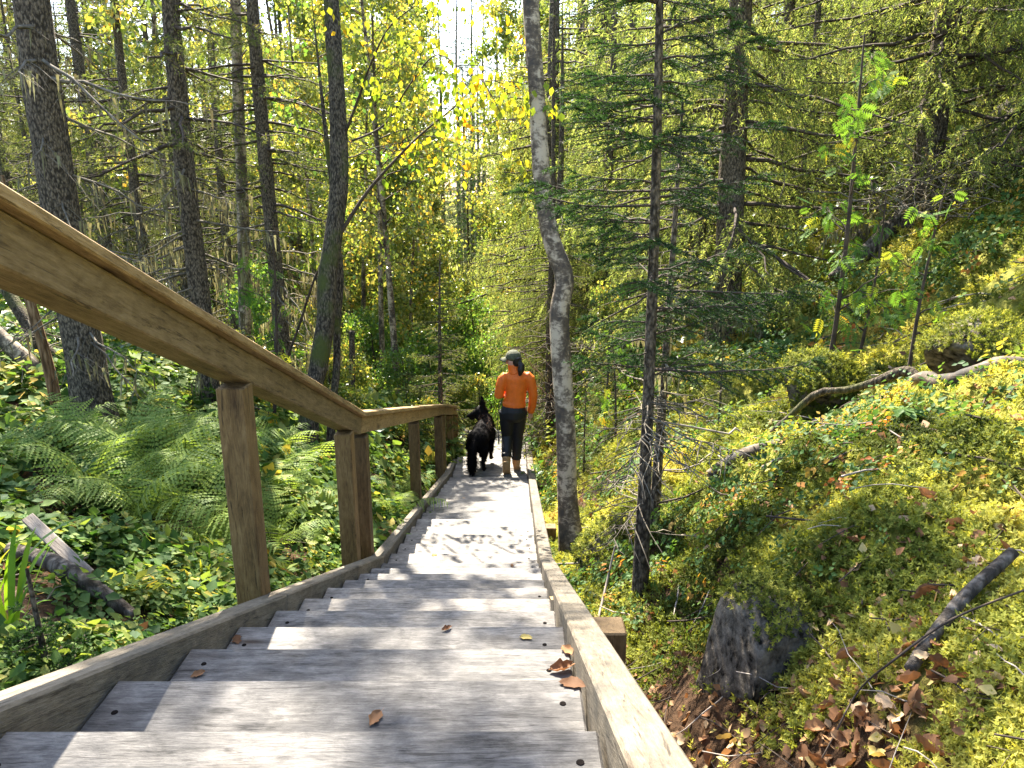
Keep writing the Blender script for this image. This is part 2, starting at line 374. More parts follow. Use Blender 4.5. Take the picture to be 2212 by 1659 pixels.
# ------------------------------------------------------------------ timber: boards whose grain runs along local X
_BOX = {}
def board_mesh(L, W, H, mat, bev=.005, warp=0.0, seed=0):
    key = (round(L, 3), round(W, 3), round(H, 3), mat, bev, warp, seed)
    if key in _BOX: return _BOX[key]
    bm = bmesh.new(); bmesh.ops.create_cube(bm, size=1.0)
    for v in bm.verts: v.co = Vector((v.co.x * L, v.co.y * W, v.co.z * H))
    bmesh.ops.bevel(bm, geom=bm.edges[:], offset=bev, segments=1, affect='EDGES', profile=.5)
    me = bpy.data.meshes.new('board'); bm.to_mesh(me); bm.free(); me.materials.append(M[mat]); _BOX[key] = me
    return me
def beam(name, p0, p1, W, H, mat, parent, side=(1, 0, 0), bev=.005):
    """box beam from p0 to p1 (its centre line), W across, H up"""
    p0, p1 = Vector(p0), Vector(p1); x = (p1 - p0); L = x.length; x.normalize()
    y = Vector(side); y = (y - x * y.dot(x)).normalized(); z = x.cross(y)
    o = link(name, board_mesh(L, W, H, mat, bev), parent)
    o.matrix_local = Matrix.Translation((p0 + p1) / 2) @ Matrix((x, y, z)).transposed().to_4x4()
    return o
def zd(D): return ZC - float(drop(D))

# ------------------------------------------------------------------ the stairway
WST = .95
stairs = thing('wooden_stairway', 'weathered grey wooden stairway running down through the forest', 'stairs')
GO = .318
rs = np.random.default_rng(4)
edges = [-.9]
while edges[-1] < 1.0: edges.append(edges[-1] + GO)
off = 1.04 - edges[-1]; edges = [e + off for e in edges]
while edges[-1] < 12.4: edges.append(edges[-1] + GO)
k0 = min(range(len(edges)), key=lambda i: abs(edges[i] - 8.96))
treads = []                              # (near edge, far edge, top z)
for i in range(len(edges) - 1):
    a, b = edges[i], edges[i + 1]
    z = zd(b) if b <= 1.05 or b > 8.99 else zd(b)
    treads.append((a, b, z))
def tread_z(D):
    for a, b, z in treads:
        if a <= D < b: return z
    return zd(D)
screw_me = None
def screw_mesh():
    bm = bmesh.new(); bmesh.ops.create_cone(bm, cap_ends=True, segments=10, radius1=.0075, radius2=.006, depth=.004)
    me = bpy.data.meshes.new('screw'); bm.to_mesh(me); bm.free(); me.materials.append(M['screw']); return me
screw_me = screw_mesh()
for i, (a, b, z) in enumerate(treads):
    wd = (b - a + .022) / 2 - .004
    for j in range(2):
        cyy = b - wd / 2 - j * (wd + .006)
        x = float(xc(cyy)); L = WST - .006 + rs.uniform(-.008, .004)
        o = link('plank', board_mesh(round(L, 2), round(wd, 3), .042, 'tread', .0045), stairs, (x + rs.uniform(-.003, .003), cyy, z - .021 + rs.uniform(-.0022, .0012)),
                 (rs.uniform(-.006, .006), rs.uniform(-.002, .002), rs.uniform(-.004, .004) + math.pi * int(rs.integers(0, 2))))
        if -.2 < a < 5.2:
            for sx in (-1, 1):
                s = link('screw', screw_me, o, (sx * (L / 2 - rs.uniform(.035, .06)), rs.uniform(-.02, .02), .0205))
# kerb boards on both sides, following the pitch of the flight
SEG = [(-1.0, zd(-1.0) + .2), (.58, zd(1.04) + .2), (4.3, zd(4.3)), (8.9, zd(8.92)), (11.2, zd(11.2)), (12.5, zd(12.5))]
for sx in (-1, 1):
    for (a, za), (b, zb) in zip(SEG[:-1], SEG[1:]):
        e = .004
        xa, xb = float(xc(a)) + sx * (WST / 2 + .044), float(xc(b)) + sx * (WST / 2 + .044)
        n = max(1, int(round((b - a) / 2.4)))
        for q in range(n):
            t0, t1 = q / n, (q + 1) / n - e / (b - a)
            lp = lambda t: Vector((xa + (xb - xa) * t, a + (b - a) * t, za + (zb - za) * t - .058 + .028))
            beam('side_board', lp(t0), lp(t1), .082, .125 + .004 * ((q + (sx > 0)) % 2), 'curb', stairs, bev=.006)
    # bearers under the flight
    for (a, za), (b, zb) in zip(SEG[:-1], SEG[1:]):
        x = float(xc((a + b) / 2)) + sx * .3
        beam('stringer', (x, a, za - .16), (x, b - .005, zb - .16), .06, .10, 'post', stairs)
# stub posts holding the boards from outside
for x, D, up in ((1, 2.02, .0), (1, 5.75, -.05), (1, 8.4, -.05), (-1, 6.6, -.06), (1, -.3, 0)):
    X = float(xc(D)) + x * (WST / 2 + .085 + .052); g = gz(X, D)
    beam('support_post', (X, D, min(g, zd(D) - .3) - .25), (X, D, zd(D) + up), .095, .095, 'post', stairs, side=(1, 0, 0))

# ------------------------------------------------------------------ the handrail
rail = thing('wooden_handrail', 'brown wooden handrail on square posts along the stairs', 'handrail')
XR = lambda D: -.85 + .008 * (D - 4.3) if D > 4.3 else -.85          # near edge of the cap board
K = [(.15, -.515), (4.28, 1.297), (9.03, 2.64), (11.3, 3.34)]         # distance, drop of the cap's top
CW, CT, BW, BH = .145, .028, .095, .098
for q in range(3):
    (a, ha), (b, hb) = K[q], K[q + 1]; b2 = b - .004
    sl = (hb - ha) / (b - a); ct = 1 / math.sqrt(1 + sl * sl)
    for nm, wdt, hgt, dn, dx, m in (('rail_cap', CW, CT, CT / 2, CW / 2, 'rail'), ('rail_beam', BW, BH, CT + .002 + BH / 2, .028 + BW / 2, 'rail')):
        pa = (XR(a) - dx, a, ZC - ha - dn / ct); pb = (XR(b2) - dx, b2, ZC - hb - dn / ct)
        beam(nm, pa, pb, wdt, hgt, m, rail, bev=.004)
def rail_under(D):
    return ZC - float(np.interp(D, [k[0] for k in K], [k[1] for k in K])) - (CT + BH + .004) * 1.09
for D in (.45, 2.47, 4.02, 4.42, 6.75, 8.82, 9.22, 10.3, 11.2):
    X = XR(D) - .028 - .046; w_ = .092
    lo = min(gz(X, D), zd(D) - .15) - .15
    beam('post', (X, D, lo), (X, D, rail_under(D) + (.004 if D > 9 else -.012)), w_, w_, 'post', rail, side=(1, 0, 0), bev=.004)
# ------------------------------------------------------------------ leaf shapes
LEAF_V = A([(0, 0, 0), (-.36, .38, .07), (-.2, .72, .03), (0, 1, -.06), (.2, .72, .03), (.36, .38, .07)])
LEAF_F = A([(0, 2, 1), (0, 3, 2), (0, 4, 3), (0, 5, 4)])
LEAF2_F = A([(0, 2, 1), (0, 3, 2)]); LEAF2_V = A([(0, 0, 0), (-.34, .48, .07), (0, 1, -.04), (.34, .48, .07)])
def pinnate(pairs=6, ll=.36, wd=.11):
    a = Acc()
    a.add([(-.008, 0, 0), (.008, 0, 0), (0, 1, -.1)], [(0, 1, 2)])
    for i in range(pairs + 1):
        t = .22 + .72 * i / pairs
        for s in ((-1, 1) if i < pairs else (0,)):
            d = A([s, .45 if s else 1, -.12]); d = d / np.linalg.norm(d); n = A([-d[1], d[0], 0]) if s == 0 else nrm(np.cross(d, A([0, 0, 1.])))
            L = ll * (.75 + .4 * math.sin(math.pi * min(1, t)))
            c = A([0, t, -.1 * t * t])
            a.add([c, c + d * L * .5 + n * wd * .5 + A([0, 0, .02]), c + d * L, c + d * L * .5 - n * wd * .5 + A([0, 0, .02])], [(0, 1, 2), (0, 2, 3)])
    return np.concatenate(a.V), np.concatenate(a.T)

def needles(rng, S, Dv, L, G, k, nl, nw, spread=.9):
    """k needles along each twig: S start, Dv direction, L length, G droop -> V,F,rnd"""
    m = len(S); t = rng.uniform(.02, 1, (m, k))
    pos = S[:, None] + Dv[:, None] * (L[:, None] * t)[..., None]; pos[..., 2] -= G[:, None] * t * t
    tan = Dv[:, None] * L[:, None, None] + 0 * pos; tan = tan.copy(); tan[..., 2] -= 2 * G[:, None] * t; tan = nrm(tan)
    r = rng.normal(size=(m, k, 3)); r[..., 2] += .25
    r = nrm(r - tan * (r * tan).sum(-1, keepdims=True))
    d = nrm(tan * .75 + r * spread); s = nrm(np.cross(d, rng.normal(size=(m, k, 3))))
    ln = nl * rng.uniform(.7, 1.15, (m, k))[..., None]
    V = np.stack([pos - s * nw / 2, pos + s * nw / 2, pos + d * ln], 2).reshape(-1, 3)
    F = np.arange(m * k * 3).reshape(-1, 3)
    tw = rng.random(m)[:, None] * .75 + rng.random((m, k)) * .25
    return V, F, np.repeat(tw.ravel(), 3)

def spruce(seed, H, r0, Lmax, live, dz=.22, nb=5, hang=.6, nl=.035, nw=.006, kn=24, twl=.30, tsp=.075, zfirst=.5, dead_len=.75, lichen=0, coarse_above=5.5, droop=.25, lean=(0, 0), thin=.55, brs=1.0, sides=12, dead_twigs=True, tip_up=.1, lmod=None):
    """a spruce standing at the origin -> dict of meshes: trunk, dead_branches, crown, lichen"""
    rng = np.random.default_rng(seed)
    n = max(14, int(H * 3)); z = np.linspace(-.25, H, n); t = np.clip(z / H, 0, 1)
    cx = lean[0] * t * H + .03 * np.sin(z * .9 + seed); cyv = lean[1] * t * H + .03 * np.sin(z * .7 + 2 * seed)
    rad = r0 * (1 - t) ** .85 * (1 + .55 * np.exp(-np.maximum(z, 0) / .22)) + .006
    V, F = tubes(np.stack([cx, cyv, z], -1)[None], rad[None], sides)
    ang = np.tile(np.arange(sides), n) * 2 * np.pi / sides; zz = np.repeat(z, sides)
    wob = 1 + .09 * (vnoise(ang * 1.9 + seed, zz * 2.5, seed) - .5) * 2
    cc = np.repeat(np.stack([cx, cyv, z], -1), sides, 0); V = cc + (V - cc) * wob[:, None]
    out = {'trunk': (V, F, None)}
    S, Dv, Ls, Gs, Zs = [], [], [], [], []
    live_w, dead_w = Acc(), Acc(); LP, LR, DP, DR = [], [], [], []; dS, dD, dL = [], [], []
    zb = zfirst
    while zb < H - .15:
        tz = zb / H
        islive = tz >= live
        prof = (1 - tz) ** .75 * min(1, .55 + tz / max(live, .12) * .45)
        for q in range(nb):
            az = rng.uniform(0, 2 * np.pi); L = Lmax * prof * rng.uniform(.65, 1.1) * (1 if islive else dead_len * rng.uniform(.5, 1))
            if lmod: L *= lmod(az, zb)
            if L < .08 or (zb > coarse_above and rng.random() < thin): continue
            zc_ = zb + rng.uniform(-.4, .4) * dz
            r = A([math.cos(az), math.sin(az), 0]); sd_ = A([-r[1], r[0], 0])
            s = np.linspace(0, 1, 7); bend = rng.normal() * .12
            x0, y0 = np.interp(zc_, z, cx), np.interp(zc_, z, cyv)
            dr = droop * rng.uniform(.5, 1.5) * (1.2 - .9 * tz)
            rise = .1 if islive else 0
            pth = A([x0, y0, zc_]) + np.outer(s, r) * L + np.outer(s ** 2, sd_) * L * bend
            pth[:, 2] += L * (rise * s - dr * s ** 1.4 + tip_up * s ** 3)
            pth[1:-1] += rng.normal(size=(5, 3)) * .012 * L
            br = brs * (.006 + .011 * L) * (1 - .85 * s) * (1 if islive else .85)
            (LP if islive else DP).append(pth); (LR if islive else DR).append(br)
            step = tsp * (1 if zc_ < coarse_above else 1.7)
            m = max(2, int(L * .88 / step))
            for i in range(m):
                u = .12 + .88 * (i + rng.random()) / m
                p = np.stack([np.interp(u, s, pth[:, c]) for c in range(3)])
                tan = nrm(np.stack([np.gradient(pth[:, c], s)[min(6, int(u * 6))] for c in range(3)]))
                for sg in (-1, 1):
                    if rng.random() < (.1 if islive else .55): continue
                    tl = twl * (1.15 - .75 * u) * rng.uniform(.5, 1.25) * min(1, L / .5 + .25)
                    d = nrm(tan * .75 + sd_ * sg * rng.uniform(.6, 1.0) + A([0, 0, -hang * rng.uniform(.3, 1.2)]))
                    if islive: S.append(p); Dv.append(d); Ls.append(tl); Gs.append(hang * tl * .45); Zs.append(zc_)
                    else: dS.append(p); dD.append(d); dL.append(tl * 1.1)
            if islive: S.append(pth[-2]); Dv.append(nrm(pth[-1] - pth[-2])); Ls.append(twl * .6 * min(1, L)); Gs.append(0.); Zs.append(zc_)
        zb += dz * rng.uniform(.8, 1.2) * (1 if zb < coarse_above else 1.45)
    if LP: v, f = tubes(A(LP), A(LR), 4); live_w.add(v, f)
    crown = None
    if S:
        S, Dv, Ls, Gs, Zs = map(A, (S, Dv, Ls, Gs, Zs))
        q = np.linspace(0, 1, 3); tw = S[:, None] + Dv[:, None] * (Ls[:, None] * q)[..., None]; tw[..., 2] -= Gs[:, None] * q * q
        lo = Zs < coarse_above
        if lo.any():
            v, f = tubes(tw[lo], np.tile([[.0028, .002, .001]], (lo.sum(), 1)), 3); live_w.add(v, f)
        a = Acc()
        if lo.any(): a.add(*needles(rng, S[lo], Dv[lo], Ls[lo], Gs[lo], kn, nl, nw))
        if (~lo).any(): a.add(*needles(rng, S[~lo], Dv[~lo], Ls[~lo] * 1.3, Gs[~lo], max(6, kn // 3), nl * 2.1, nw * 2.6))
        out['crown'] = (np.concatenate(a.V), np.concatenate(a.T), np.concatenate(a.R))
    if live_w.n: out['branches'] = (np.concatenate(live_w.V), np.concatenate(live_w.Q), None)
    if DP: v, f = tubes(A(DP), A(DR), 4); dead_w.add(v, f)
    if dS and dead_twigs:
        dS, dD, dL = map(A, (dS, dD, dL)); q = np.linspace(0, 1, 4)
        tw = dS[:, None] + dD[:, None] * (dL[:, None] * q)[..., None] + rng.normal(size=(len(dS), 4, 3)) * .012 * q[None, :, None]
        tw[..., 2] -= (dL * .25)[:, None] * q * q
        v, f = tubes(tw, np.tile([[.0035, .0028, .002, .001]], (len(dS), 1)), 3); dead_w.add(v, f)
        if lichen:
            i = rng.integers(0, len(dS), lichen); u = rng.random(lichen)[:, None]
            p = dS[i] + dD[i] * dL[i][:, None] * u
            L = rng.uniform(.05, .2, lichen); sdr = nrm(rng.normal(size=(lichen, 3)) * A([1, 1, .1])) * .011
            dn = A([0, 0, -1.]) * L[:, None] + rng.normal(size=(lichen, 3)) * .012
            V = np.stack([p - sdr, p + sdr, p + dn * .6 + sdr * .7, p + dn], 1).reshape(-1, 3)
            b = np.arange(lichen)[:, None] * 4
            out['lichen'] = (V, np.concatenate([b + A([[0, 1, 2]]), b + A([[0, 2, 3]])]), np.repeat(rng.random(lichen), 4))
    if dead_w.n: out['dead_branches'] = (np.concatenate(dead_w.V), np.concatenate(dead_w.Q), None)
    return out

def broadleaf(seed, H, r0, crown0, spread, nlimb=16, nleaf=5000, ls=.055, path=None, leafF=None, weep=.5, sides=10, fork=3):
    """birch-like tree; path: trunk points (n,4) x,y,z,r in local space, else nearly straight"""
    rng = np.random.default_rng(seed); out = {}
    if path is None:
        z = np.linspace(-.2, H, 16); t = np.clip(z / H, 0, 1)
        path = np.stack([.12 * np.sin(z * .8 + seed) * t + rng.normal() * .05 * z, .12 * np.cos(z * .6 + seed) * t + rng.normal() * .03 * z, z, r0 * (1 - t) ** .8 * (1 + .35 * np.exp(-np.maximum(z, 0) / .2)) + .005], -1)
    path = A(path, float); pp = resample(path, max(len(path) * 4, 30))
    V, F = tubes(pp[None, :, :3], pp[None, :, 3], sides)
    cc = np.repeat(pp[:, :3], sides, 0); ang = np.tile(np.arange(sides), len(pp)) * 2 * np.pi / sides
    V = cc + (V - cc) * (1 + .16 * (vnoise(ang * 1.6, np.repeat(pp[:, 2], sides) * 3, seed) - .5))[:, None]
    out['trunk'] = (V, F, None)
    zt = pp[:, 2]; zlo, zhi = zt[0], zt[-1]; zs = zlo + (zhi - zlo) * crown0
    LP, LR = [], []
    for i in range(nlimb):
        f = (i + rng.random()) / nlimb; z0 = zs + (zhi - zs) * f * .97
        c = A([np.interp(z0, zt, pp[:, k]) for k in range(4)])
        az = rng.uniform(0, 2 * np.pi); L = spread * (1 - .65 * f) * rng.uniform(.6, 1.15)
        r = A([math.cos(az), math.sin(az), 0]); s = np.linspace(0, 1, 7)
        pth = c[:3] + np.outer(s, r) * L; pth[:, 2] += L * (.75 * s - weep * s ** 2.2); pth[1:] += np.cumsum(rng.normal(size=(6, 3)) * .04 * L, 0)
        LP.append(pth); LR.append((.25 * c[3] + .004) * (1 - .85 * s))
        for q in range(fork):
            u = rng.uniform(.3, .9); b = A([np.interp(u, s, pth[:, k]) for k in range(3)])
            d = nrm(r + rng.normal(size=3) * .8); l2 = L * rng.uniform(.3, .6)
            sp = b + np.outer(s, d) * l2; sp[:, 2] -= weep * l2 * s ** 2 * .8; sp[1:] += np.cumsum(rng.normal(size=(6, 3)) * .03 * l2, 0)
            LP.append(sp); LR.append((.10 * c[3] + .003) * (1 - .8 * s))
    LP = A(LP); v, f = tubes(LP, A(LR), 4); out['branches'] = (v, f, None)
    i = rng.integers(0, len(LP), nleaf); u = rng.uniform(.25, 1, nleaf); k = np.minimum((u * 6).astype(int), 5); fr = (u * 6 - k)[:, None]
    p = LP[i, k] * (1 - fr) + LP[i, k + 1] * fr + rng.normal(size=(nleaf, 3)) * A([.12, .12, .10]) * min(1, spread / 1.2)
    p[:, 2] -= rng.random(nleaf) ** 2 * .3 * weep
    fw = rng.normal(size=(nleaf, 3)) * .7 + A([0, 0, -.8]); lv, lf = leafF or (LEAF2_V, LEAF2_F)
    V, F, R = scatter(lv, lf, p, frames(fw, rng=rng), ls * rng.uniform(.65, 1.25, nleaf), rng, np.clip(rng.random(len(LP))[i] * .5 + rng.random(nleaf) * .55, 0, 1))
    out['crown'] = (V, F, R); return out

PROTO = {}
def proto(key, parts, mats):
    PROTO[key] = {n: mesh_data(key + '_' + n, p[0], p[1], M[mats[n]], p[2], n in ('trunk', 'branches', 'dead_branches')) for n, p in parts.items() if n in mats}
    return PROTO[key]
def plant_tree(key, name, label, cat, loc, rz=0., sc=1., group=None, sub=.0, skip=()):
    o = thing(name, label, cat, (loc[0], loc[1], loc[2] - sub), rz, group, sc)
    for n, me in PROTO[key].items():
        if n in skip: continue
        c = link(n, me, o)
        if n != 'trunk': kind(c, 'stuff')
    return o
# ------------------------------------------------------------------ tree kinds
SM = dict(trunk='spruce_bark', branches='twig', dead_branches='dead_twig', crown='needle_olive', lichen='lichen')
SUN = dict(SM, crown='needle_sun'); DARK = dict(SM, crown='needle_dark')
# tall, bare below, with hanging dead branches (left of the stairs)
proto('tall_a', spruce(11, 15, .145, 1.9, .33, .30, 4, .55, .045, .008, 18, .34, .10, 1.1, 1.0, 500, 5.5, .42, thin=.8), SM)
proto('tall_b', spruce(12, 13, .10, 1.6, .20, .26, 4, .6, .045, .008, 18, .32, .10, .8, 1.0, 900, 5.0, .35, thin=.8), SM)
# drooping, sunlit spruces on the bank (right)
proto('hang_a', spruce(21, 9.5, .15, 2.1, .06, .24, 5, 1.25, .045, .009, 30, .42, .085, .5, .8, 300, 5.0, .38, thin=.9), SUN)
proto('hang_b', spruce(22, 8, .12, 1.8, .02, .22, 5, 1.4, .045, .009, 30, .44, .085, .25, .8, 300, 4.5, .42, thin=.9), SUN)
proto('mid_a', spruce(31, 9, .07, 1.25, .03, .22, 5, .75, .04, .008, 20, .30, .085, .15, .8, 0, 6.0, .25), SM)
proto('mid_b', spruce(32, 10, .08, 1.5, .04, .26, 5, .9, .075, .015, 14, .36, .11, .3, .8, 0, 5.5, .3, thin=.6), SM)
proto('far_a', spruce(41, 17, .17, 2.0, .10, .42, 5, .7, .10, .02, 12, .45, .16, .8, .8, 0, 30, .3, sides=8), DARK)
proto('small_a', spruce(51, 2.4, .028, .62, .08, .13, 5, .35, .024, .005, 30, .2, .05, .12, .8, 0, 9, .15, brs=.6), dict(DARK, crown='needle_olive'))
proto('seedling', spruce(52, .52, .007, .2, .05, .045, 5, .1, .017, .0035, 40, .09, .022, .04, brs=.25, dead_len=.8, lichen=0, coarse_above=9, droop=.02), DARK)
BI = dict(trunk='birch_bark', branches='twig', crown='leaf_birch')
proto('birch_a', broadleaf(61, 10, .07, .12, 1.9, 26, 11500, .10), BI)
proto('birch_b', broadleaf(62, 8, .055, .05, 1.6, 24, 10000, .095), BI)
proto('birch_c', broadleaf(63, 12, .08, .35, 2.0, 26, 6000, .10), BI)
proto('bush_a', broadleaf(64, 2.4, .02, .03, 1.1, 22, 4200, .075, weep=.25), dict(BI, trunk='twig', crown='leaf_green'))
proto('bush_b', broadleaf(65, 1.7, .015, .02, .9, 20, 3400, .07, weep=.2), dict(BI, trunk='twig', crown='leaf_birch'))
pin = pinnate()
proto('rowan', broadleaf(66, 2.6, .016, .15, .55, 13, 120, .125, leafF=pin, weep=.15, fork=1), dict(BI, trunk='twig', crown='leaf_rowan'))
proto('rowan_b', broadleaf(67, 1.5, .010, .12, .4, 9, 70, .12, leafF=pin, weep=.15, fork=1), dict(BI, trunk='twig', crown='leaf_rowan'))

rt = np.random.default_rng(77)
MARKS = ((-40, 'the left edge'), (205, 'the thick scaly spruce'), (462, 'the second big trunk'), (535, 'the slender pale birch'), (668, 'the dark leaning trunk'), (800, 'the paired handrail posts'), (900, 'the single handrail post'), (965, 'the thin dark sapling'), (1030, 'the dog'), (1110, 'the walker'),
         (1235, 'the leaning birch'), (1385, 'the dark young spruce'), (1556, 'the big trunk on the bank'), (1780, 'the tall rowan sapling'), (1992, 'the double-looking trunk'), (2225, 'the right edge'))
USED = set()
def where(base, x, D):
    m = min(MARKS, key=lambda q: abs(q[0] - x)); dx = x - m[0]
    rel = 'behind' if abs(dx) < 28 else ('left of' if dx < 0 else 'right of')
    if abs(dx) >= 28 and abs(dx) < 70: rel = 'just ' + rel
    for dist in ('', 'farther back ', 'far back '):
        if (D > 18 and dist == '') or (D > 40 and dist != 'far back '): continue
        lb = '%s %s%s %s' % (base, dist, rel, m[1])
        if lb not in USED: USED.add(lb); return lb
    return lb
def put(key, name, label, cat, x, D, sc=1., group=None, skip=(), rz=None):
    p = spot(x, D); return plant_tree(key, name, label, cat, p, rt.uniform(0, 6.28) if rz is None else rz, sc, group, .05, skip)

# ---- left of the stairs
put('tall_a', 'spruce_tree', 'thick scaly-barked spruce trunk behind the ferns, left of the handrail', 'tree', 215, 6.0, 1.0)
put('tall_b', 'spruce_tree', 'mid-sized spruce trunk with dead branches, second big trunk from the left edge', 'tree', 462, 7.6, 1.0)
put('tall_b', 'spruce_tree', 'slim spruce trunk standing just left of the dark leaning tree', 'tree', 618, 9.2, .92)
put('tall_a', 'spruce_tree', 'spruce half cut off by the left edge of the picture', 'tree', -150, 7.4, .9)
put('tall_b', 'spruce_tree', 'thin spruce with brown dead twigs behind the sloping handrail', 'tree', 340, 10.5, .75)
put('tall_b', 'spruce_tree', 'thin dead-twigged spruce right behind the nearest handrail post', 'tree', 520, 12.5, .8)
pale = put('birch_c', 'birch_tree', 'slender pale birch trunk between two spruces on the left', 'tree', 530, 9.6, .95)
G1 = 'spruces standing in the background on the left'
for x, D, s in ((60, 13, .85), (250, 15, .9), (410, 17, .8), (30, 20, .95), (560, 20, .8), (300, 24, 1.0), (-120, 16, .9), (160, 10.5, .6), (650, 26, .9), (-350, 14, .9), (480, 30, 1.1)):
    put('tall_b' if s < .86 else 'tall_a', 'spruce_tree', where('twiggy bare-stemmed spruce', x, D), 'tree', x, D, s, G1)
for x, D, s in ((110, 15, .8), (330, 17.5, .75), (470, 20, .9), (610, 15.5, .8), (0, 24, 1.0), (200, 20, .85), (540, 26, 1.1)):
    put('mid_a', 'spruce_tree', where('young full-skirted spruce', x, D), 'tree', x, D, s, G1 + ', young ones')
for x, D, s in ((20, 19, 1.3), (140, 23, 1.5), (260, 20, 1.35), (380, 25, 1.5), (450, 19, 1.2), (560, 28, 1.6), (-80, 22, 1.5), (640, 32, 1.6), (310, 31, 1.7), (90, 32, 1.7), (700, 38, 1.5), (480, 38, 1.7), (220, 38, 1.8), (-180, 30, 1.7), (0, 40, 1.8)):
    put('mid_b', 'spruce_tree', where('tall dense green spruce', x, D), 'tree', x, D, s, 'dense spruces far back on the left')
# ---- middle: sunlit birches down the ravine
G2 = 'sunlit birches down the ravine'
for i, (k, x, D, s) in enumerate((('birch_c', 868, 12.0, .72), ('birch_c', 832, 13.0, .66), ('birch_a', 700, 15, .8), ('birch_b', 885, 16.5, .85), ('birch_a', 830, 18, .85), ('birch_b', 640, 18, .9), ('birch_a', 850, 22, .95), ('birch_a', 760, 23, 1.0),
        ('birch_b', 1130, 20, .72), ('birch_a', 700, 28, 1.1), ('birch_a', 925, 34, 1.5), ('birch_a', 770, 33, 1.5), ('birch_b', 1150, 16, .62), ('birch_a', 1165, 24, 1.05), ('birch_a', 830, 32, 1.1), ('birch_a', 1100, 30, 1.5), ('birch_b', 945, 26, .7), ('birch_a', 740, 25, 1.25), ('birch_a', 875, 28, 1.3), ('birch_a', 810, 27, 1.3), ('birch_a', 670, 22, 1.2), ('birch_b', 790, 16, .95), ('birch_b', 920, 19, 1.0), ('birch_c', 560, 22, .9), ('birch_c', 380, 13.5, .8), ('birch_b', 290, 19, .9))):
    put(k, 'birch_tree', where('sunlit yellow-green birch', x, D), 'tree', x, D, s, G2)
put('small_a', 'young_spruce', 'dark thin sapling rising beyond the handrail, left of the dog', 'tree', 962, 10.6, 1.25)
put('small_a', 'young_spruce', 'pale bushy little spruce right behind the dog', 'tree', 1035, 13.2, .62)
G3 = 'leafy bushes beyond the handrail'
for i, (x, D, s) in enumerate(((880, 12, .6), (760, 11.5, .65), (820, 14, .9), (690, 12.5, .9), (940, 14.5, .9), (1000, 14.5, .8), (1060, 15.5, .9), (620, 13.5, .9), (1110, 13.5, .6), (720, 10, .6), (560, 11, .7), (900, 10.2, .45), (1030, 17, 1.1), (1000, 19, 1.3))):
    put(('bush_a', 'bush_b')[i % 2], 'leafy_bush', where(('bright green leafy bush', 'small-leaved yellowish bush')[i % 2], x, D), 'bush', x, D, s, G3)
# ---- far spruces and the opening to the sky
G4 = 'distant dark spruces against the sky'
for x, D, s in ((1006, 46, .8), (1036, 42, .74), (995, 60, 1.35), (1048, 66, 1.4), (1025, 80, 1.6), (960, 70, 1.45), (905, 75, 1.3), (850, 66, 1.1), (780, 60, 1.1), (1075, 55, 1.2), (690, 52, .8), (600, 46, .8), (500, 50, .9), (420, 44, .9), (330, 52, 1.0), (200, 46, .9), (60, 42, .9), (-60, 50, 1.), (730, 80, 1.1), (1100, 90, 1.3), (940, 95, 1.0), (820, 95, .95), (560, 75, 1.1), (1022, 38, .66), (1014, 34, .5), (640, 60, 1.0), (380, 66, 1.1), (260, 60, 1.1), (130, 56, 1.0), (0, 60, 1.1), (-120, 66, 1.1), (880, 52, .6), (930, 48, .5), (800, 48, .5), (1130, 60, 1.0), (1180, 70, 1.2)):
    put('far_a', 'spruce_tree', where('distant dark spruce', x, D), 'tree', x, D, s, G4)
# ---- right bank
put('hang_a', 'spruce_tree', 'big spruce trunk on the bank behind the dark young spruce', 'tree', 1556, 8.6, 1.05)
put('hang_a', 'spruce_tree', 'dark double-looking spruce trunk above the mossy bank near the right edge', 'tree', 1992, 8.2, 1.0)
put('hang_b', 'spruce_tree', 'dark spruce trunk cut by the right edge above the moss', 'tree', 2225, 7.6, 1.0)
put('hang_b', 'spruce_tree', 'drooping spruce right behind the leaning birch and the walker', 'tree', 1200, 12.0, .8)
put('tall_b', 'spruce_tree', 'thin brown spruce trunk between the walker and the birch', 'tree', 1186, 10.8, .55)
G5 = 'drooping spruces on the right bank'
for x, D, s in ((1300, 12.5, .9), (1420, 13.5, 1.0), (1500, 11.5, .8), (1660, 12, .95), (1760, 14, 1.1), (1850, 11.5, .9), (1940, 13.5, 1.05), (2080, 12, .95), (2180, 14, 1.1), (2120, 9.6, .7), (2330, 10.5, 1.), (1340, 17, 1.1), (1250, 20, 1.1), (1160, 22, 1.0), (1480, 18, 1.2), (1620, 17, 1.1), (1720, 10.2, .6), (1900, 18, 1.2), (2050, 17, 1.1), (2250, 18, 1.2), (1390, 10.2, .5), (1220, 30, 1.2), (2450, 13, 1.), (1190, 16, 1.35), (1290, 19, 1.5), (1400, 22, 1.7), (1240, 25, 1.8), (1530, 25, 1.8), (1350, 29, 2.0), (1680, 24, 1.8), (1830, 22, 1.7), (1450, 34, 2.1), (1280, 38, 2.2), (2000, 24, 1.8), (1180, 44, 2.2)):
    put('hang_b' if s < .97 else 'hang_a', 'spruce_tree', where('drooping yellow-green spruce', x, D), 'tree', x, D, s, G5)
put('small_a', 'young_spruce', 'small drooping spruce low beside the stairs, right of the walker', 'tree', 1262, 7.2, .42)
put('small_a', 'young_spruce', 'low spruce sprays on the moss between birch and dark young spruce', 'tree', 1310, 8.8, .6)
put('small_a', 'young_spruce', 'wispy young spruce on the moss right of the dark young spruce', 'tree', 1545, 5.6, .38)
put('seedling', 'spruce_seedling', 'tiny spruce seedling in the leaf litter at lower left', 'seedling', 92, 2.0, .85)
put('rowan', 'rowan_sapling', 'tall thin rowan sapling with green and yellow feathered leaves on the bank', 'sapling', 1780, 5.4, .95, rz=.5)
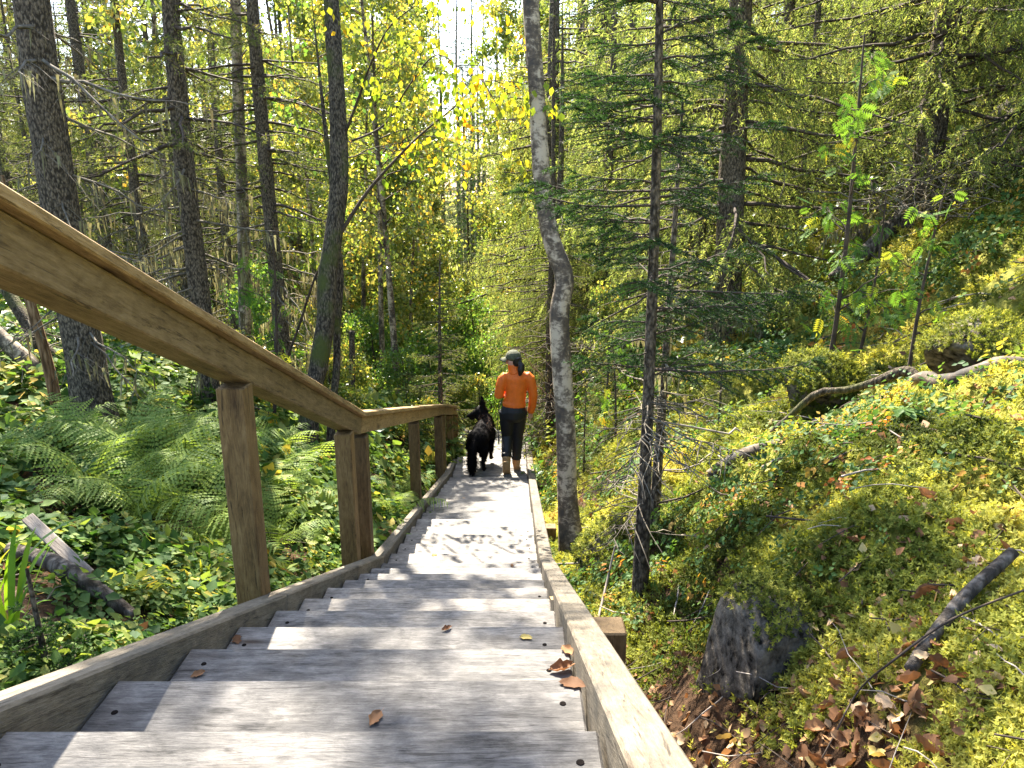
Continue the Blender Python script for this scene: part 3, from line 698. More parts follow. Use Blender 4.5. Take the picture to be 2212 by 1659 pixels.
put('rowan_b', 'rowan_sapling', 'rowan sapling with yellow leaves behind the tall one', 'sapling', 1845, 6.2, 1.0, rz=2.)
put('rowan_b', 'rowan_sapling', 'bare-stemmed rowan sapling standing in the moss near the fallen limb', 'sapling', 1960, 4.4, .8, rz=4.)
put('rowan_b', 'rowan_sapling', 'small rowan with green leaflets between the two spruce trunks', 'sapling', 1330, 7.6, .8, rz=1.)
put('bush_b', 'leafy_bush', 'bright leafy shrub at the foot of the bank right of the walker', 'bush', 1350, 10.0, .7)
put('rowan_b', 'rowan_sapling', 'green feather-leaved sapling beside the slim spruce on the left', 'sapling', 590, 7.6, 1.35, rz=3.)
put('bush_b', 'leafy_bush', 'bright leaves behind the handrail, left of the dark leaning tree', 'bush', 545, 8.4, .55)

# ---- the dark young spruce in front (hero) and its thin neighbour
H = spruce(71, 3.7, .027, .95, .30, .13, 5, .26, .022, .0036, 74, .26, .045, .42, .85, 0, 9, .18, brs=.5, lean=(.0104, .0227), dead_twigs=True, tip_up=.16, sides=14, lmod=lambda az, z: .45 if z < 1.75 and math.cos(az + 2.0 - math.pi) > .55 else 1.0)
V, F, _ = H['trunk']; zk = V[:, 2]                                                    # the swollen knot low on the stem
bul = 1.0 * np.exp(-((zk - .47) / .06) ** 2); V[:, 0] += V[:, 0] * bul; V[:, 1] += V[:, 1] * bul
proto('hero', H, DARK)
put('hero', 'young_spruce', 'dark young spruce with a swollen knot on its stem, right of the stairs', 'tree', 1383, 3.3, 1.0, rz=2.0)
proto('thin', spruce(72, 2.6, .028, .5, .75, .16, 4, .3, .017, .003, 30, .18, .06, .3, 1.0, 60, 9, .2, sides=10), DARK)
put('thin', 'young_spruce', 'thin bare-stemmed spruce right behind the dark young spruce', 'tree', 1414, 4.3, 1.0)

# ---- hero broadleaf trees with their real bends
def bent(name, label, pts, d, key, seed, mats, ext, crown0, spread, nlimb, nleaf, ls, base_D=None, twin=None):
    """pts: (x,y,width) in the picture from the foot up, all at one depth d"""
    W = [np.r_[P(x, y, d), wd / 2 * d / FPX] for x, y, wd in pts]
    foot = W[0].copy(); g = gz(foot[0], foot[1]); W[0][2] = g - .1; W[0][3] *= 1.25
    W = A(W); b = A([W[0][0], W[0][1], g, 0]); W = W - b
    top = W[-1]; dv = nrm(W[-1, :3] - W[-3, :3])
    for e in ext: W = np.vstack([W, np.r_[top[:3] + dv * e, top[3] * (1 - e / (ext[-1] * 1.03))]])
    proto(key, broadleaf(seed, 1, 1, crown0, spread, nlimb, nleaf, ls, path=W, sides=14), mats)
    return plant_tree(key, name, label, 'tree', b[:3])
bent('birch_tree', 'leaning birch with patchy pale bark close to the right side of the stairs',
     [(1240, 1195, 50), (1226, 1080, 44), (1224, 950, 44), (1214, 800, 44), (1208, 680, 42), (1218, 600, 42), (1192, 520, 40), (1172, 400, 38), (1162, 230, 36), (1152, 90, 35), (1143, -30, 34)], 5.6, 'birch_hero', 81, BI, (2, 4, 6.5), .6, 1.5, 14, 1300, .055)
alder = bent('alder_tree', 'dark leaning broadleaf trunk in the middle of the left forest',
     [(655, 965, 44), (672, 870, 40), (690, 780, 40), (704, 680, 40), (708, 590, 40), (722, 500, 40), (733, 400, 40), (732, 300, 38), (727, 190, 36), (720, 80, 34), (713, -30, 32)], 7.6, 'alder_hero', 82, dict(BI, trunk='mossy_bark', crown='leaf_green'), (2, 4, 6), .60, 1.9, 14, 1700, .06)
bent('slim_alder_tree', 'thin second stem close beside the dark leaning trunk',
     [(712, 985, 18), (716, 900, 17), (727, 800, 16), (728, 700, 16), (735, 600, 15), (728, 520, 14), (720, 420, 12), (705, 300, 10)], 7.8, 'alder_stem', 83, dict(BI, trunk='mossy_bark', crown='leaf_green'), (.6, 1.6), .6, .8, 6, 160, .06)

# long thin bough with big golden leaves reaching over the ravine
def bough(own, label, pts, d0, d1, nleaf, ls, mat, seed, spread=.16):
    rng = np.random.default_rng(seed); n = len(pts)
    W = A([P(x, y, d0 + (d1 - d0) * i / (n - 1)) for i, (x, y, r) in enumerate(pts)]); rad = A([r for *_, r in pts])
    pp = resample(np.c_[W, rad], 30); 
    paths = [pp[:, :3]]; rr = [pp[:, 3]]
    for i in range(9):
        s = rng.uniform(.35, .98); k = int(s * 29); b = pp[k, :3]; L = rng.uniform(.25, .5) * (d0 / 5)
        dv = nrm(pp[min(k + 1, 29), :3] - pp[k - 1, :3]) * .7 + rng.normal(size=3) * .5; q = np.linspace(0, 1, 30)
        sp = b + np.outer(q, nrm(dv)) * L; sp[:, 2] -= .3 * L * q ** 2; paths.append(sp); rr.append(.004 * (1 - .8 * q))
    v, f = tubes(A(paths), A(rr), 5); bpy.context.view_layer.update()
    o = link('bough', mesh_data('bough', v, f, M['twig'], None, True), own); o.matrix_parent_inverse = own.matrix_world.inverted(); o['label'] = label
    paths = A(paths); i = rng.integers(0, len(paths), nleaf); k = rng.integers(10, 30, nleaf)
    p = paths[i, k] + rng.normal(size=(nleaf, 3)) * .06; p[:, 2] -= rng.random(nleaf) * spread
    fw = rng.normal(size=(nleaf, 3)) * .5 + A([0, 0, -1])
    v, f, r = scatter(LEAF_V, LEAF_F, p, frames(fw, rng=rng), ls * rng.uniform(.7, 1.2, nleaf), rng, np.clip(rng.random(len(paths))[i] * .6 + rng.random(nleaf) * .5, 0, 1))
    kind(link('leaves', mesh_data('leaves', v, f, M[mat], r), o), 'stuff'); return o
bough(alder, 'long thin bough curving up from the dark leaning trunk with golden leaves at its tip', [(735, 505, .022), (790, 420, .018), (850, 350, .014), (910, 290, .011), (965, 245, .008), (1000, 215, .004)], 7.6, 6.6, 220, .07, 'leaf_gold', 91)
bough(alder, 'upper thin bough with green and yellow leaves against the bright sky', [(745, 290, .016), (775, 210, .013), (800, 140, .010), (840, 60, .008), (900, 10, .005), (960, -30, .003)], 7.6, 6.4, 200, .065, 'leaf_gold', 92)
bough(alder, 'leafy twig hanging in front of the sky at the top, tipped with golden leaves', [(760, 305, .012), (830, 270, .010), (880, 190, .008), (940, 120, .006), (1000, 150, .004), (1050, 180, .003)], 7.4, 5.6, 280, .066, 'leaf_gold', 93)
bough(pale, 'green leafy twig hanging at the top above the slender pale birch', [(470, -60, .010), (520, 10, .008), (560, 70, .006), (590, 150, .004), (600, 210, .003)], 9.6, 9.2, 150, .065, 'leaf_green', 94)
bough(alder, 'bare leaning stem crossing low behind the handrail toward the dark trunk', [(555, 905, .017), (600, 820, .016), (640, 720, .015), (680, 600, .013), (715, 520, .010), (735, 430, .006)], 8.4, 8.0, 14, .05, 'leaf_green', 95)
# ------------------------------------------------------------------ ground cover
rg = np.random.default_rng(500)
def sample_ground(n, r0, r1, a0, a1, rng, p=1.0):
    """points on the ground round the viewer, denser where near: range r0..r1 m, bearing a0..a1 degrees from straight ahead"""
    u = rng.random(n); r = r0 * (r1 / r0) ** (u ** p); a = np.radians(rng.uniform(a0, a1, n))
    x, y = r * np.sin(a), r * np.cos(a)
    keep = np.abs(x - xc(y)) > .57
    x, y = x[keep], y[keep]; return x, y, np.hypot(x, y)
def ground_frames(x, y, rng, tilt=.5):
    nrmv = gnormal(x, y); up = nrm(nrmv + rng.normal(size=nrmv.shape) * tilt * .6)
    return up
def up_frames(up, rng):
    """local Z = up"""
    s = nrm(np.cross(up, rng.normal(size=up.shape))); f = np.cross(up, s); return np.stack([s, f, up], -1)

# moss sprig: a short stem with feathery side leaves
def sprig(n=9, seed=1):
    rng = np.random.default_rng(seed); a = Acc()
    for i in range(n):
        t = .25 + .75 * i / (n - 1); az = i * 2.4; L = .55 * (1.25 - t) + .16; c = A([.25 * t * t, 0, t])
        d = nrm(A([math.cos(az), math.sin(az), .35 + .4 * t])); s = nrm(np.cross(d, A([0, 0, 1.]))) * .12
        a.add([c - s, c + s, c + d * L], [(0, 1, 2)])
    return np.concatenate(a.V), np.concatenate(a.T)
def leafy(n=10, h=1.0, spread=.45, ls=.28, seed=2, stem=True, lv=None):
    rng = np.random.default_rng(seed); a = Acc()
    if stem: a.add([(-.012, 0, 0), (.012, 0, 0), (.1, 0, h * .9)], [(0, 1, 2)])
    for i in range(n):
        t = .3 + .7 * (i + rng.random()) / n; az = rng.uniform(0, 6.28); r = spread * rng.uniform(.2, 1) * (.5 + .5 * t)
        p = A([math.cos(az) * r, math.sin(az) * r, h * t]); d = A([math.cos(az), math.sin(az), rng.uniform(-.25, .3)]); u = nrm(A([rng.normal() * .35, rng.normal() * .35, 1]))
        R = frames(d[None], u[None])[0]; a.add(((LEAF_V if lv is None else LEAF2_V) * ls * rng.uniform(.7, 1.2)) @ R.T + p, LEAF_F if lv is None else LEAF2_F)
    return np.concatenate(a.V), np.concatenate(a.T)
def cover(name, label, tmpl, mat, x, y, size, rng, tilt=.4, sink=0., rnd=None, lift=None):
    up = ground_frames(x, y, rng, tilt); R = up_frames(up, rng)
    p = np.stack([x, y, ground(x, y) - sink], -1)
    if lift is not None: p[:, 2] += lift
    v, f, r = scatter(tmpl[0], tmpl[1], p, R, size, rng, rnd)
    o = link(name, mesh_data(name, v, f, M[mat], r)); kind(o, 'stuff'); o['label'] = label; o['category'] = name.replace('_', ' ').split()[0]
    return o
SPR = sprig()
def moss_mask(x, y): return fbm(x * 1.1 + 9, y * 1.1, 4, 33)
x, y, r = sample_ground(120000, .95, 16, .6, 62, rg, .9)
m = moss_mask(x, y); litter = sstep(.85, .62, x + .18 * (fbm(x * 4, y * 4, 2, 8) - .45)) * sstep(3.0, 2.3, y)          # bare, leafy strip right beside the stairs
k = (rg.random(len(x)) < sstep(.30, .42, m) + .25) & (rg.random(len(x)) > litter * .97) & (x > .22); x, y, r, m = x[k], y[k], r[k], m[k]
pc = spot(1880, 1.5); dp = np.hypot(x - pc[0], (y - pc[1]) * 1.3) + .12 * (fbm(x * 6, y * 6, 2, 3) - .45); k = rg.random(len(x)) > .93 * sstep(.24, .12, dp); x, y, r, m = x[k], y[k], r[k], m[k]
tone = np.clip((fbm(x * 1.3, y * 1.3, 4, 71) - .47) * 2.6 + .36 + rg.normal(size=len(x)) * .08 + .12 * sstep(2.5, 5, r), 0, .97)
cover('moss', 'bright yellow-green feather moss covering the right bank', SPR, 'moss', x, y, np.clip(.021 * r ** .62, .02, .10) * rg.uniform(.6, 1.3, len(x)), rg, .9, .004, tone)
BIL = leafy(11, 1.0, .5, .27, 3); HERB = leafy(8, .8, .7, .42, 4); HERB2 = leafy(12, 1.0, .75, .31, 5, lv=2)
x, y, r = sample_ground(17000, 2.0, 17, 1.5, 64, rg, .7); m = fbm(x * .9, y * .9, 4, 91)
k = (rg.random(len(x)) < sstep(.46 - .05 * sstep(3, 5, y), .58 - .06 * sstep(3, 5, y), m) * .9 + .01) & (x > .25) & (rg.random(len(x)) < sstep(2.2, 5.0, r)); x, y, r = x[k], y[k], r[k]
cover('bilberry_shrubs', 'low green bilberry shrubs scattered over the moss of the right bank', BIL, 'bilberry', x, y, np.clip(.045 * r ** .62, .04, .18) * rg.uniform(.6, 1.35, len(x)), rg, .5)
x, y, r = sample_ground(40000, 1.35, 22, -66, -1.5, rg, .72); m = fbm(x * 2.0, y * 2.0, 4, 17)
k = (rg.random(len(x)) < sstep(.40, .52, m) * .95 + .04) & (x < -.3); x, y, r = x[k], y[k], r[k]; h = len(x) // 2
sz = (.6 + .8 * sstep(.4, .6, m[k])) * np.clip(.038 * r ** .8, .04, .24) * rg.uniform(.55, 1.35, len(x))
cover('undergrowth', 'leafy green and yellow undergrowth left of the stairs', HERB, 'herb', x[:h], y[:h], sz[:h], rg, .6)
cover('wood_sorrel', 'small-leaved ground plants mixed into the undergrowth left of the stairs', HERB2, 'herb', x[h:], y[h:], sz[h:] * .9, rg, .6)
x, y, r = sample_ground(7000, 9, 45, -40, 40, rg, .8)
cover('brush', 'sunlit leafy brush on the ravine floor beyond the stairs', HERB2, 'leaf_green', x, y, np.clip(.03 * r, .25, .7) * rg.uniform(.6, 1.2, len(x)), rg, .5)
x, y, r = sample_ground(9000, 1.0, 14, 4, 60, rg, .8); k = (fbm(x * 1.6, y * 1.6, 3, 55) > .50) | (np.hypot(x - pc[0], y - pc[1]) < .25) | ((x < .85) & (y < 2.9)); k &= x > .3; x, y, r = x[k], y[k], r[k]
cover('leaf_litter', 'small brown fallen leaves lying in the moss on the right', (LEAF_V, LEAF_F), 'dead_leaf', x, y, np.clip(.026 * r ** .4, .022, .06) * rg.uniform(.6, 1.3, len(x)), rg, 1.6, 0, None, rg.uniform(.008, .03, len(x)))
x, y, r = sample_ground(2400, 1.4, 14, -62, -4, rg, .8); k = x < -.9; x, y, r = x[k], y[k], r[k]
cover('leaf_litter', 'brown and yellow fallen leaves under the plants on the left', (LEAF_V, LEAF_F), 'dead_leaf', x, y, np.clip(.03 * r ** .4, .025, .07) * rg.uniform(.6, 1.3, len(x)), rg, 1.6, 0, None, rg.uniform(.008, .05, len(x)))
def twigs(name, label, n, a0, a1, r1, mat, rng, lift=.03):
    x, y, r = sample_ground(n, 1.1, r1, a0, a1, rng, .8); n = len(x); L = rng.uniform(.12, .55, n) * np.clip(r / 3, .5, 1.6); a = rng.uniform(0, 6.28, n)
    q = np.linspace(-.5, .5, 5); px = x[:, None] + np.cos(a)[:, None] * L[:, None] * q; py = y[:, None] + np.sin(a)[:, None] * L[:, None] * q
    pz = ground(px, py); pz = pz.mean(1, keepdims=True) * .6 + pz * .4 + rng.uniform(.0, lift, (n, 1)) + rng.normal(size=(n, 5)) * .008
    rad = rng.uniform(.0018, .005, n)[:, None] * A([1, .95, .85, .65, .3]) * np.clip(r / 3, .6, 1.5)[:, None]
    v, f = tubes(np.stack([px, py, pz], -1), rad, 4); o = link(name, mesh_data(name, v, f, M[mat], None, True)); kind(o, 'stuff'); o['label'] = label; o['category'] = 'twigs'
twigs('twig_litter', 'thin dark dead twigs strewn over the right bank', 520, 6, 60, 9, 'twig', rg)
twigs('twig_litter', 'pale dry twigs strewn over the right bank', 160, 6, 60, 10, 'pale_twig', rg, .08)
twigs('twig_litter', 'dry twigs lying among the plants on the left', 200, -60, -6, 9, 'dead_twig', rg, .1)

# ------------------------------------------------------------------ ferns
def frond_mesh(seed, n=19, L=1.0):
    rng = np.random.default_rng(seed); a = Acc()
    t = np.linspace(0, 1, 20); px = .06 * np.sin(t * 2 + seed); py = t * .84; pz = .78 * t - .62 * t ** 2.2
    sp = np.stack([px, py, pz], -1) * L
    v, f = tubes(sp[None], (.006 * (1 - .85 * t))[None], 4); a.add(v, f, .2)
    at = lambda u: A([np.interp(u, t, sp[:, c]) for c in range(3)])
    for i in range(n):
        u = .14 + .84 * i / n; c = at(u); tan = nrm(at(min(1, u + .02)) - at(u - .02)); nz = nrm(np.cross(A([1., 0, 0]), tan))
        pl = .25 * L * (math.sin(math.pi * (u * .86 + .10)) ** .9) + .012; w0 = min(.017 * L, pl * .2)
        for sg in (-1, 1):
            d = nrm(A([sg, 0, 0]) * .9 + tan * (.38 + rng.normal() * .06) - nz * (.15 + rng.normal() * .10)); n2 = nrm(np.cross(nz, d)); m = 8; rr = rng.random() * .35 + .3
            q = (np.arange(m + 1) / m)[:, None]; mid = c + d * pl * q - nz * pl * .22 * q * q
            for s2 in (-1, 1):
                tooth = mid[:-1] * .45 + mid[1:] * .55 + n2 * s2 * w0 * (1.05 - q[:-1] ** 1.5)
                V = np.stack([mid[:-1], mid[1:], tooth + d * w0 * .35], 1).reshape(-1, 3); a.add(V, np.arange(m * 3).reshape(-1, 3), rr + .1 * (s2 > 0))
    return a.mesh('frond', M['fern'])
FR = [frond_mesh(s) for s in (1, 2, 3)]
rf = np.random.default_rng(9)
def fern(x, D, s, label, n=8, group='ferns beside the handrail'):
    p = spot(x, D); o = thing('fern_plant', label, 'fern', p, rf.uniform(0, 6.28), group)
    for i in range(n):
        link('frond', FR[int(rf.integers(3))], o, (rf.normal() * .03, rf.normal() * .03, 0), (rf.uniform(.05, .75), rf.normal() * .15, i * 6.283 / n + rf.normal() * .25), s * rf.uniform(.75, 1.2))
for x, D, s, n, lb in ((255, 5.1, .80, 9, 'big pale fern at the foot of the thick spruce trunk'), (330, 4.7, .82, 9, 'tall arching fern in the middle of the fern bed'), (420, 5.0, .75, 8, 'fern with upright fronds just left of the nearest post'),
        (300, 4.1, .72, 8, 'fern in front of the fern bed, fronds spread flat'), (410, 4.2, .70, 8, 'dark fern close to the nearest handrail post'), (200, 4.4, .7, 8, 'fern at the left end of the fern bed'), (470, 3.9, .6, 7, 'low fern with fronds crossing behind the nearest post'),
        (630, 5.2, .68, 8, 'fern between the two nearest handrail posts'), (680, 6.2, .7, 8, 'fern behind the paired posts'), (600, 6.4, .7, 8, 'pale fern below the dark leaning trunk'), (590, 4.4, .55, 7, 'small fern right of the nearest post'),
        (840, 6.3, .55, 7, 'fern under the handrail right of the paired posts'), (860, 7.4, .6, 7, 'fern beside the single mid handrail post'), (370, 5.7, .8, 8, 'fern at the back of the fern bed'), (150, 5.4, .6, 7, 'fern left of the thick spruce trunk')):
    fern(x, D, s, lb, n)
# ------------------------------------------------------------------ grass tufts
def blades(seed, n=16, L=1.0, w=.022):
    rng = np.random.default_rng(seed); a = Acc(); q = np.linspace(0, 1, 7)
    for i in range(n):
        az = rng.uniform(0, 6.28); r = A([math.cos(az), math.sin(az), 0]); l = L * rng.uniform(.55, 1.1); bn = rng.uniform(.35, .9); s = A([-r[1], r[0], 0])
        p = np.outer(q * bn * l * .75, r) + rng.normal(size=3) * A([.04, .04, 0]); p[:, 2] += l * (q - .62 * bn * q ** 2.4); wd = w * np.sin(np.pi * np.clip(q * .85 + .12, 0, 1))[:, None] * l
        V = np.stack([p - s * wd, p + s * wd], 1).reshape(-1, 3); j = np.arange(6)[:, None] * 2; a.add(V, j + A([[0, 1, 3, 2]]), rng.random())
    return a.mesh('blades', M['grass'])
BL = [blades(5), blades(6, 10)]
for x, D, s, lb in ((-25, 2.5, .62, 'bright green grass tuft at the left edge'), (20, 2.25, .5, 'arching grass beside the broken log at lower left'), (590, 2.95, .2, 'small grass tuft at the foot of the nearest post'), (445, 3.4, .3, 'thin dark grass in the shade left of the nearest post'), (640, 3.3, .2, 'little grass tuft by the side board between the posts'), (130, 6.3, .35, 'grass tuft left of the thick spruce')):
    p = spot(x, D); o = tag(link('grass_tuft', BL[int(D * 10) % 2], None, p, (0, 0, D), s), lb, 'grass')
# broad-leaved herbs one can pick out
palm = Acc()
for i in range(7):
    an = math.pi * (-.72 + 1.44 * i / 6) + math.pi / 2; R = frames(A([[math.cos(an), math.sin(an), -.1]]), A([[0, 0, 1.]]))[0]; palm.add((LEAF_V * A([.75, 1, 1]) * (.5 + .12 * math.sin(i))) @ R.T + A([0, 0, .55]), LEAF_F, .3 + .05 * i)
palm.add([(-.01, 0, 0), (.01, 0, 0), (0, 0, .55)], [(0, 1, 2)], .5); PALM = palm.mesh('leaves', M['herb'])
for x, D, s, lb in ((480, 2.9, .2, 'lobed green leaf rosette left of the nearest post'), (350, 3.4, .22, 'pale lobed leaf plant in the dark gap under the ferns'), (70, 3.4, .3, 'dark palmate leaves at the left edge above the log'), (1940, 2.9, .17, 'blue-green palmate leaves over the mossy mound'), (1320, 2.6, .1, 'small bright green seedling by the stub post'), (600, 2.75, .12, 'green leaf plant beside the foot of the nearest post'), (700, 3.7, .14, 'leaf plant between the posts near the side board')):
    tag(link('leafy_herb', PALM, None, spot(x, D), (0, 0, x), s), lb, 'plant')

# ------------------------------------------------------------------ logs, sticks, rock
def stick(name, label, cat, pts, mat, seed=0, sides=9, group=None, rough=.12, ends=True, part=None):
    """pts (x,y,z,r) world points"""
    p = A(pts, float); b = p[0, :3].copy(); pp = resample(p, max(18, len(p) * 6)); n = len(pp)
    V, F = tubes(pp[None, :, :3] - b, pp[None, :, 3], sides); c = np.repeat(pp[:, :3] - b, sides, 0); ang = np.tile(np.arange(sides), n) * 6.283 / sides
    V = c + (V - c) * (1 + rough * 2 * (vnoise(ang * 1.7, np.repeat(np.arange(n), sides) * .35, seed) - .5))[:, None]
    V = np.vstack([V, pp[0, :3] - b, pp[-1, :3] - b]); j = np.arange(sides)
    T = np.concatenate([np.stack([np.full(sides, len(V) - 2), (j + 1) % sides, j], -1), np.stack([np.full(sides, len(V) - 1), (n - 1) * sides + j, (n - 1) * sides + (j + 1) % sides], -1)])
    return tag(link(name, mesh_data(name, V, [T, F], M[mat], None, True), None, b), label, cat, group)
def on_ground(x, y, r, up=0.): return (x, y, gz(x, y) + r * .6 + up, r)
W4 = lambda x, y, d, r: (*P(x, y, d), r)
# crooked mossy limb over the right bank
limb = thing('fallen_limb', 'crooked dead limb with grey lichen arching over the mossy bank at right', 'branch', P(1960, 880, 4.0))
b0 = A(limb.location)
def limb_part(nm, pts, mat, sides=10):
    p = resample(A([W4(*q) for q in pts]), 26); g_ = ground(p[:, 0], p[:, 1]); p[:, 2] = np.maximum(p[:, 2], g_ + .07 + p[:, 3]); p[:, :3] -= b0; p[:, 3] *= 1 + .25 * (vnoise(np.arange(26) * .8, np.zeros(26), 3) - .5)
    v, f = tubes(p[None, :, :3], p[None, :, 3], sides); link(nm, mesh_data(nm, v, f, M[mat], None, True), limb)
limb_part('main_stem', [(2330, 930, 3.4, .045), (2230, 890, 3.5, .045), (2140, 872, 3.55, .043), (2060, 870, 3.65, .042), (2000, 874, 3.8, .040), (1950, 888, 3.95, .012)], 'birch_dark')
limb_part('side_branch', [(1990, 880, 4.0, .036), (1982, 850, 4.05, .035), (1976, 812, 4.1, .033), (1950, 802, 4.15, .030), (1900, 822, 4.2, .026), (1830, 842, 4.3, .02), (1765, 850, 4.4, .02), (1700, 905, 4.5, .017), (1650, 945, 4.55, .012), (1615, 965, 4.6, .006)], 'mossy_bark')
limb_part('twig', [(1650, 950, 4.55, .008), (1560, 935, 4.5, .007), (1470, 918, 4.4, .006), (1390, 908, 4.2, .003)], 'pale_twig', 6)
limb_part('twig', [(1990, 875, 4.0, .008), (1900, 872, 4.1, .007), (1830, 890, 4.2, .006), (1760, 905, 4.3, .004)], 'twig', 6)
stick('fallen_log', 'short mossy log lying behind the thin spruce stems', 'log', [on_ground(1.02, 3.72, .035), on_ground(1.25, 3.78, .045), on_ground(1.6, 3.9, .045), on_ground(1.95, 4.05, .035)], 'birch_dark', 3)
for i, (a, b, lb) in enumerate((((1850, 520), (2180, 410), 'grey fallen trunk lying above the mossy bank at the upper right'), ((1800, 560), (2190, 450), 'darker fallen trunk just below the grey one at the upper right'))):
    pts = []
    for q in np.linspace(0, 1, 6):
        g = spot(a[0] + (b[0] - a[0]) * q, 8.6 - .5 * i + .5 * q); pts.append((*(g + A([0, 0, .12 + .2 * q])), .085))
    stick('fallen_log', lb, 'log', pts, 'dead_wood', 5 + i)
# brushwood of roots around them
for i in range(16):
    g = spot(rg.uniform(1780, 2150), rg.uniform(7.4, 8.8)); d = nrm(rg.normal(size=3) * A([1, .6, .4])); L = rg.uniform(.4, 1.0)
    pts = [(*(g + A([0, 0, .1]) + d * L * q + A([0, 0, .12 * math.sin(q * 3)])), .012 * (1 - .6 * q)) for q in np.linspace(0, 1, 5)]
    stick('dead_branch', 'brown dead branch in the tangle below the dark double-looking trunk', 'branch', pts, 'dead_twig', i, 5, 'dead branches in the tangle on the right bank')
# brown brushwood heap beyond the walker
def brush(x, D, n, w, h, seed, label):
    rng = np.random.default_rng(seed); c = spot(x, D); q = np.linspace(0, 1, 6)
    b = rng.normal(size=(n, 3)) * A([w, w * .6, 0]) + A([0, 0, 1]) * rng.uniform(0, h, n)[:, None]; dv = nrm(rng.normal(size=(n, 3)) * A([1, 1, .55])); L = rng.uniform(.25, .8, n)
    pt = b[:, None] + dv[:, None] * (L[:, None] * (q - .5))[..., None] + np.cumsum(rng.normal(size=(n, 6, 3)) * .02, 1); pt[..., 2] = np.maximum(pt[..., 2], .01)
    v, f = tubes(pt, rng.uniform(.003, .009, n)[:, None] * (1 - .7 * q), 4)
    o = link('brushwood', mesh_data('brushwood', v, f, M['dead_twig'], None, True), None, c); kind(o, 'stuff'); o['label'] = label; o['category'] = 'brushwood'
brush(1185, 10.6, 170, .38, .75, 1, 'brown dead brushwood heap just right of the walker')
brush(2060, 7.6, 200, .6, .5, 2, 'brown dead twigs and roots heaped under the fallen logs at upper right')
brush(1290, 9.6, 120, .4, 1.0, 3, 'dry brown twigs hanging behind the birch trunk')
brush(20, 7.6, 120, .5, .5, 4, 'grey brushwood around the leaning dead birch at the left edge')
# left: broken log with a board leaning on it, snag, leaning dead birch
g = spot(130, 2.75)
lg = stick('broken_log', 'dark hollow weathered log lying at the lower left', 'log', [on_ground(g[0] - .32, g[1] + .22, .028, .12), on_ground(g[0] - .1, g[1] + .10, .034, .10), on_ground(g[0] + .12, g[1] - .02, .036, .07), on_ground(g[0] + .33, g[1] - .08, .022, .03)], 'dead_wood', 9, 12)
o = link('broken_board', board_mesh(.42, .05, .018, 'plank_old', .003), None, (g[0] - .10, g[1] + .19, gz(g[0] - .1, g[1] + .19) + .175), (.4, .42, -.5)); tag(o, 'broken grey board leaning on the dark log at lower left', 'board')
p = spot(130, 6.4); stick('dead_snag', 'bare orange-brown snag left of the thick spruce trunk', 'tree', [(p[0], p[1], p[2] - .1, .055), (p[0] - .02, p[1], p[2] + .5, .045), (p[0] - .09, p[1], p[2] + 1.1, .04), (p[0] - .13, p[1], p[2] + 1.7, .03), (p[0] - .15, p[1], p[2] + 2.1, .012)], 'snag', 12)
p = spot(-10, 7.2); stick('leaning_log', 'pale dead birch leaning at the left edge behind the undergrowth', 'log', [(p[0] - .5, p[1] + .2, p[2] + 1.0, .07), (p[0], p[1], p[2] + .6, .075), (p[0] + .5, p[1] - .1, p[2] + .15, .08), (p[0] + .7, p[1] - .15, p[2] - .1, .08)], 'birch_bark', 14)
p = spot(90, 7.8); stick('leaning_log', 'black rotten log propped beside the bare snag', 'log', [(p[0] - .35, p[1] + .2, p[2] + .9, .06), (p[0], p[1], p[2] + .45, .07), (p[0] + .35, p[1] - .1, p[2] - .05, .075)], 'mossy_bark', 15)
p = spot(762, 10.8); stick('dead_snag', 'short dark broken stump beyond the handrail', 'stump', [(p[0], p[1], p[2] - .1, .05), (p[0] + .02, p[1], p[2] + .6, .045), (p[0] + .05, p[1], p[2] + 1.15, .04)], 'spruce_bark', 16)

def rock(name, label, loc, size, seed, rotz=0., mat='rock'):
    bm = bmesh.new(); bmesh.ops.create_icosphere(bm, subdivisions=5, radius=1.0)
    V = A([v.co[:] for v in bm.verts]); rng = np.random.default_rng(seed)
    for _ in range(11):                                                   # cleave flat facets
        n = nrm(rng.normal(size=3)); d = rng.uniform(.5, .82); e = V @ n - d; V = V - np.outer(np.maximum(e, 0), n)
    V = V * (1 + .10 * (fbm(V[:, 0] * 3 + 5, V[:, 1] * 3 + V[:, 2] * 4, 4, seed) - .47)[:, None]) + .012 * (fbm(V[:, 0] * 14, V[:, 2] * 14 + V[:, 1] * 9, 3, seed) - .45)[:, None]
    for v, c in zip(bm.verts, V): v.co = Vector(c) * 1.0
    me = bpy.data.meshes.new(name); bm.to_mesh(me); bm.free(); me.materials.append(M[mat])
    for pl in me.polygons: pl.use_smooth = True
    return tag(link(name, me, None, loc, (0.1, .1, rotz), size), label, 'rock')
def mossify(o, n, seed, up_min=.25, size=.03):
    """moss sprigs on the upward faces of a rock, as its part"""
    rng = np.random.default_rng(seed); me = o.data; m = o.matrix_basis
    C = A([m @ v.co for v in me.vertices]); N = A([(m.to_3x3() @ v.normal).normalized() for v in me.vertices]); i = np.where(N[:, 2] > up_min)[0]
    i = rng.choice(i, n); p = C[i] + rng.normal(size=(n, 3)) * .012; R = up_frames(nrm(N[i] + rng.normal(size=(n, 3)) * .4), rng)
    v, f, r = scatter(SPR[0], SPR[1], p, R, size * rng.uniform(.6, 1.3, n), rng, np.clip(rng.normal(size=n) * .2 + .35, 0, 1))
    inv = A(m.inverted()); v = v @ inv[:3, :3].T + inv[:3, 3]
    kind(link('moss', mesh_data('moss', v, f, M['moss'], r), o), 'stuff')
bpy.context.view_layer.update()
R1 = rock('boulder', 'dark grey boulder face showing under the mossy mound at lower right', P(1640, 1400, 2.30) + A([.05, .12, -.16]), (.25, .25, .29), 5, .9)
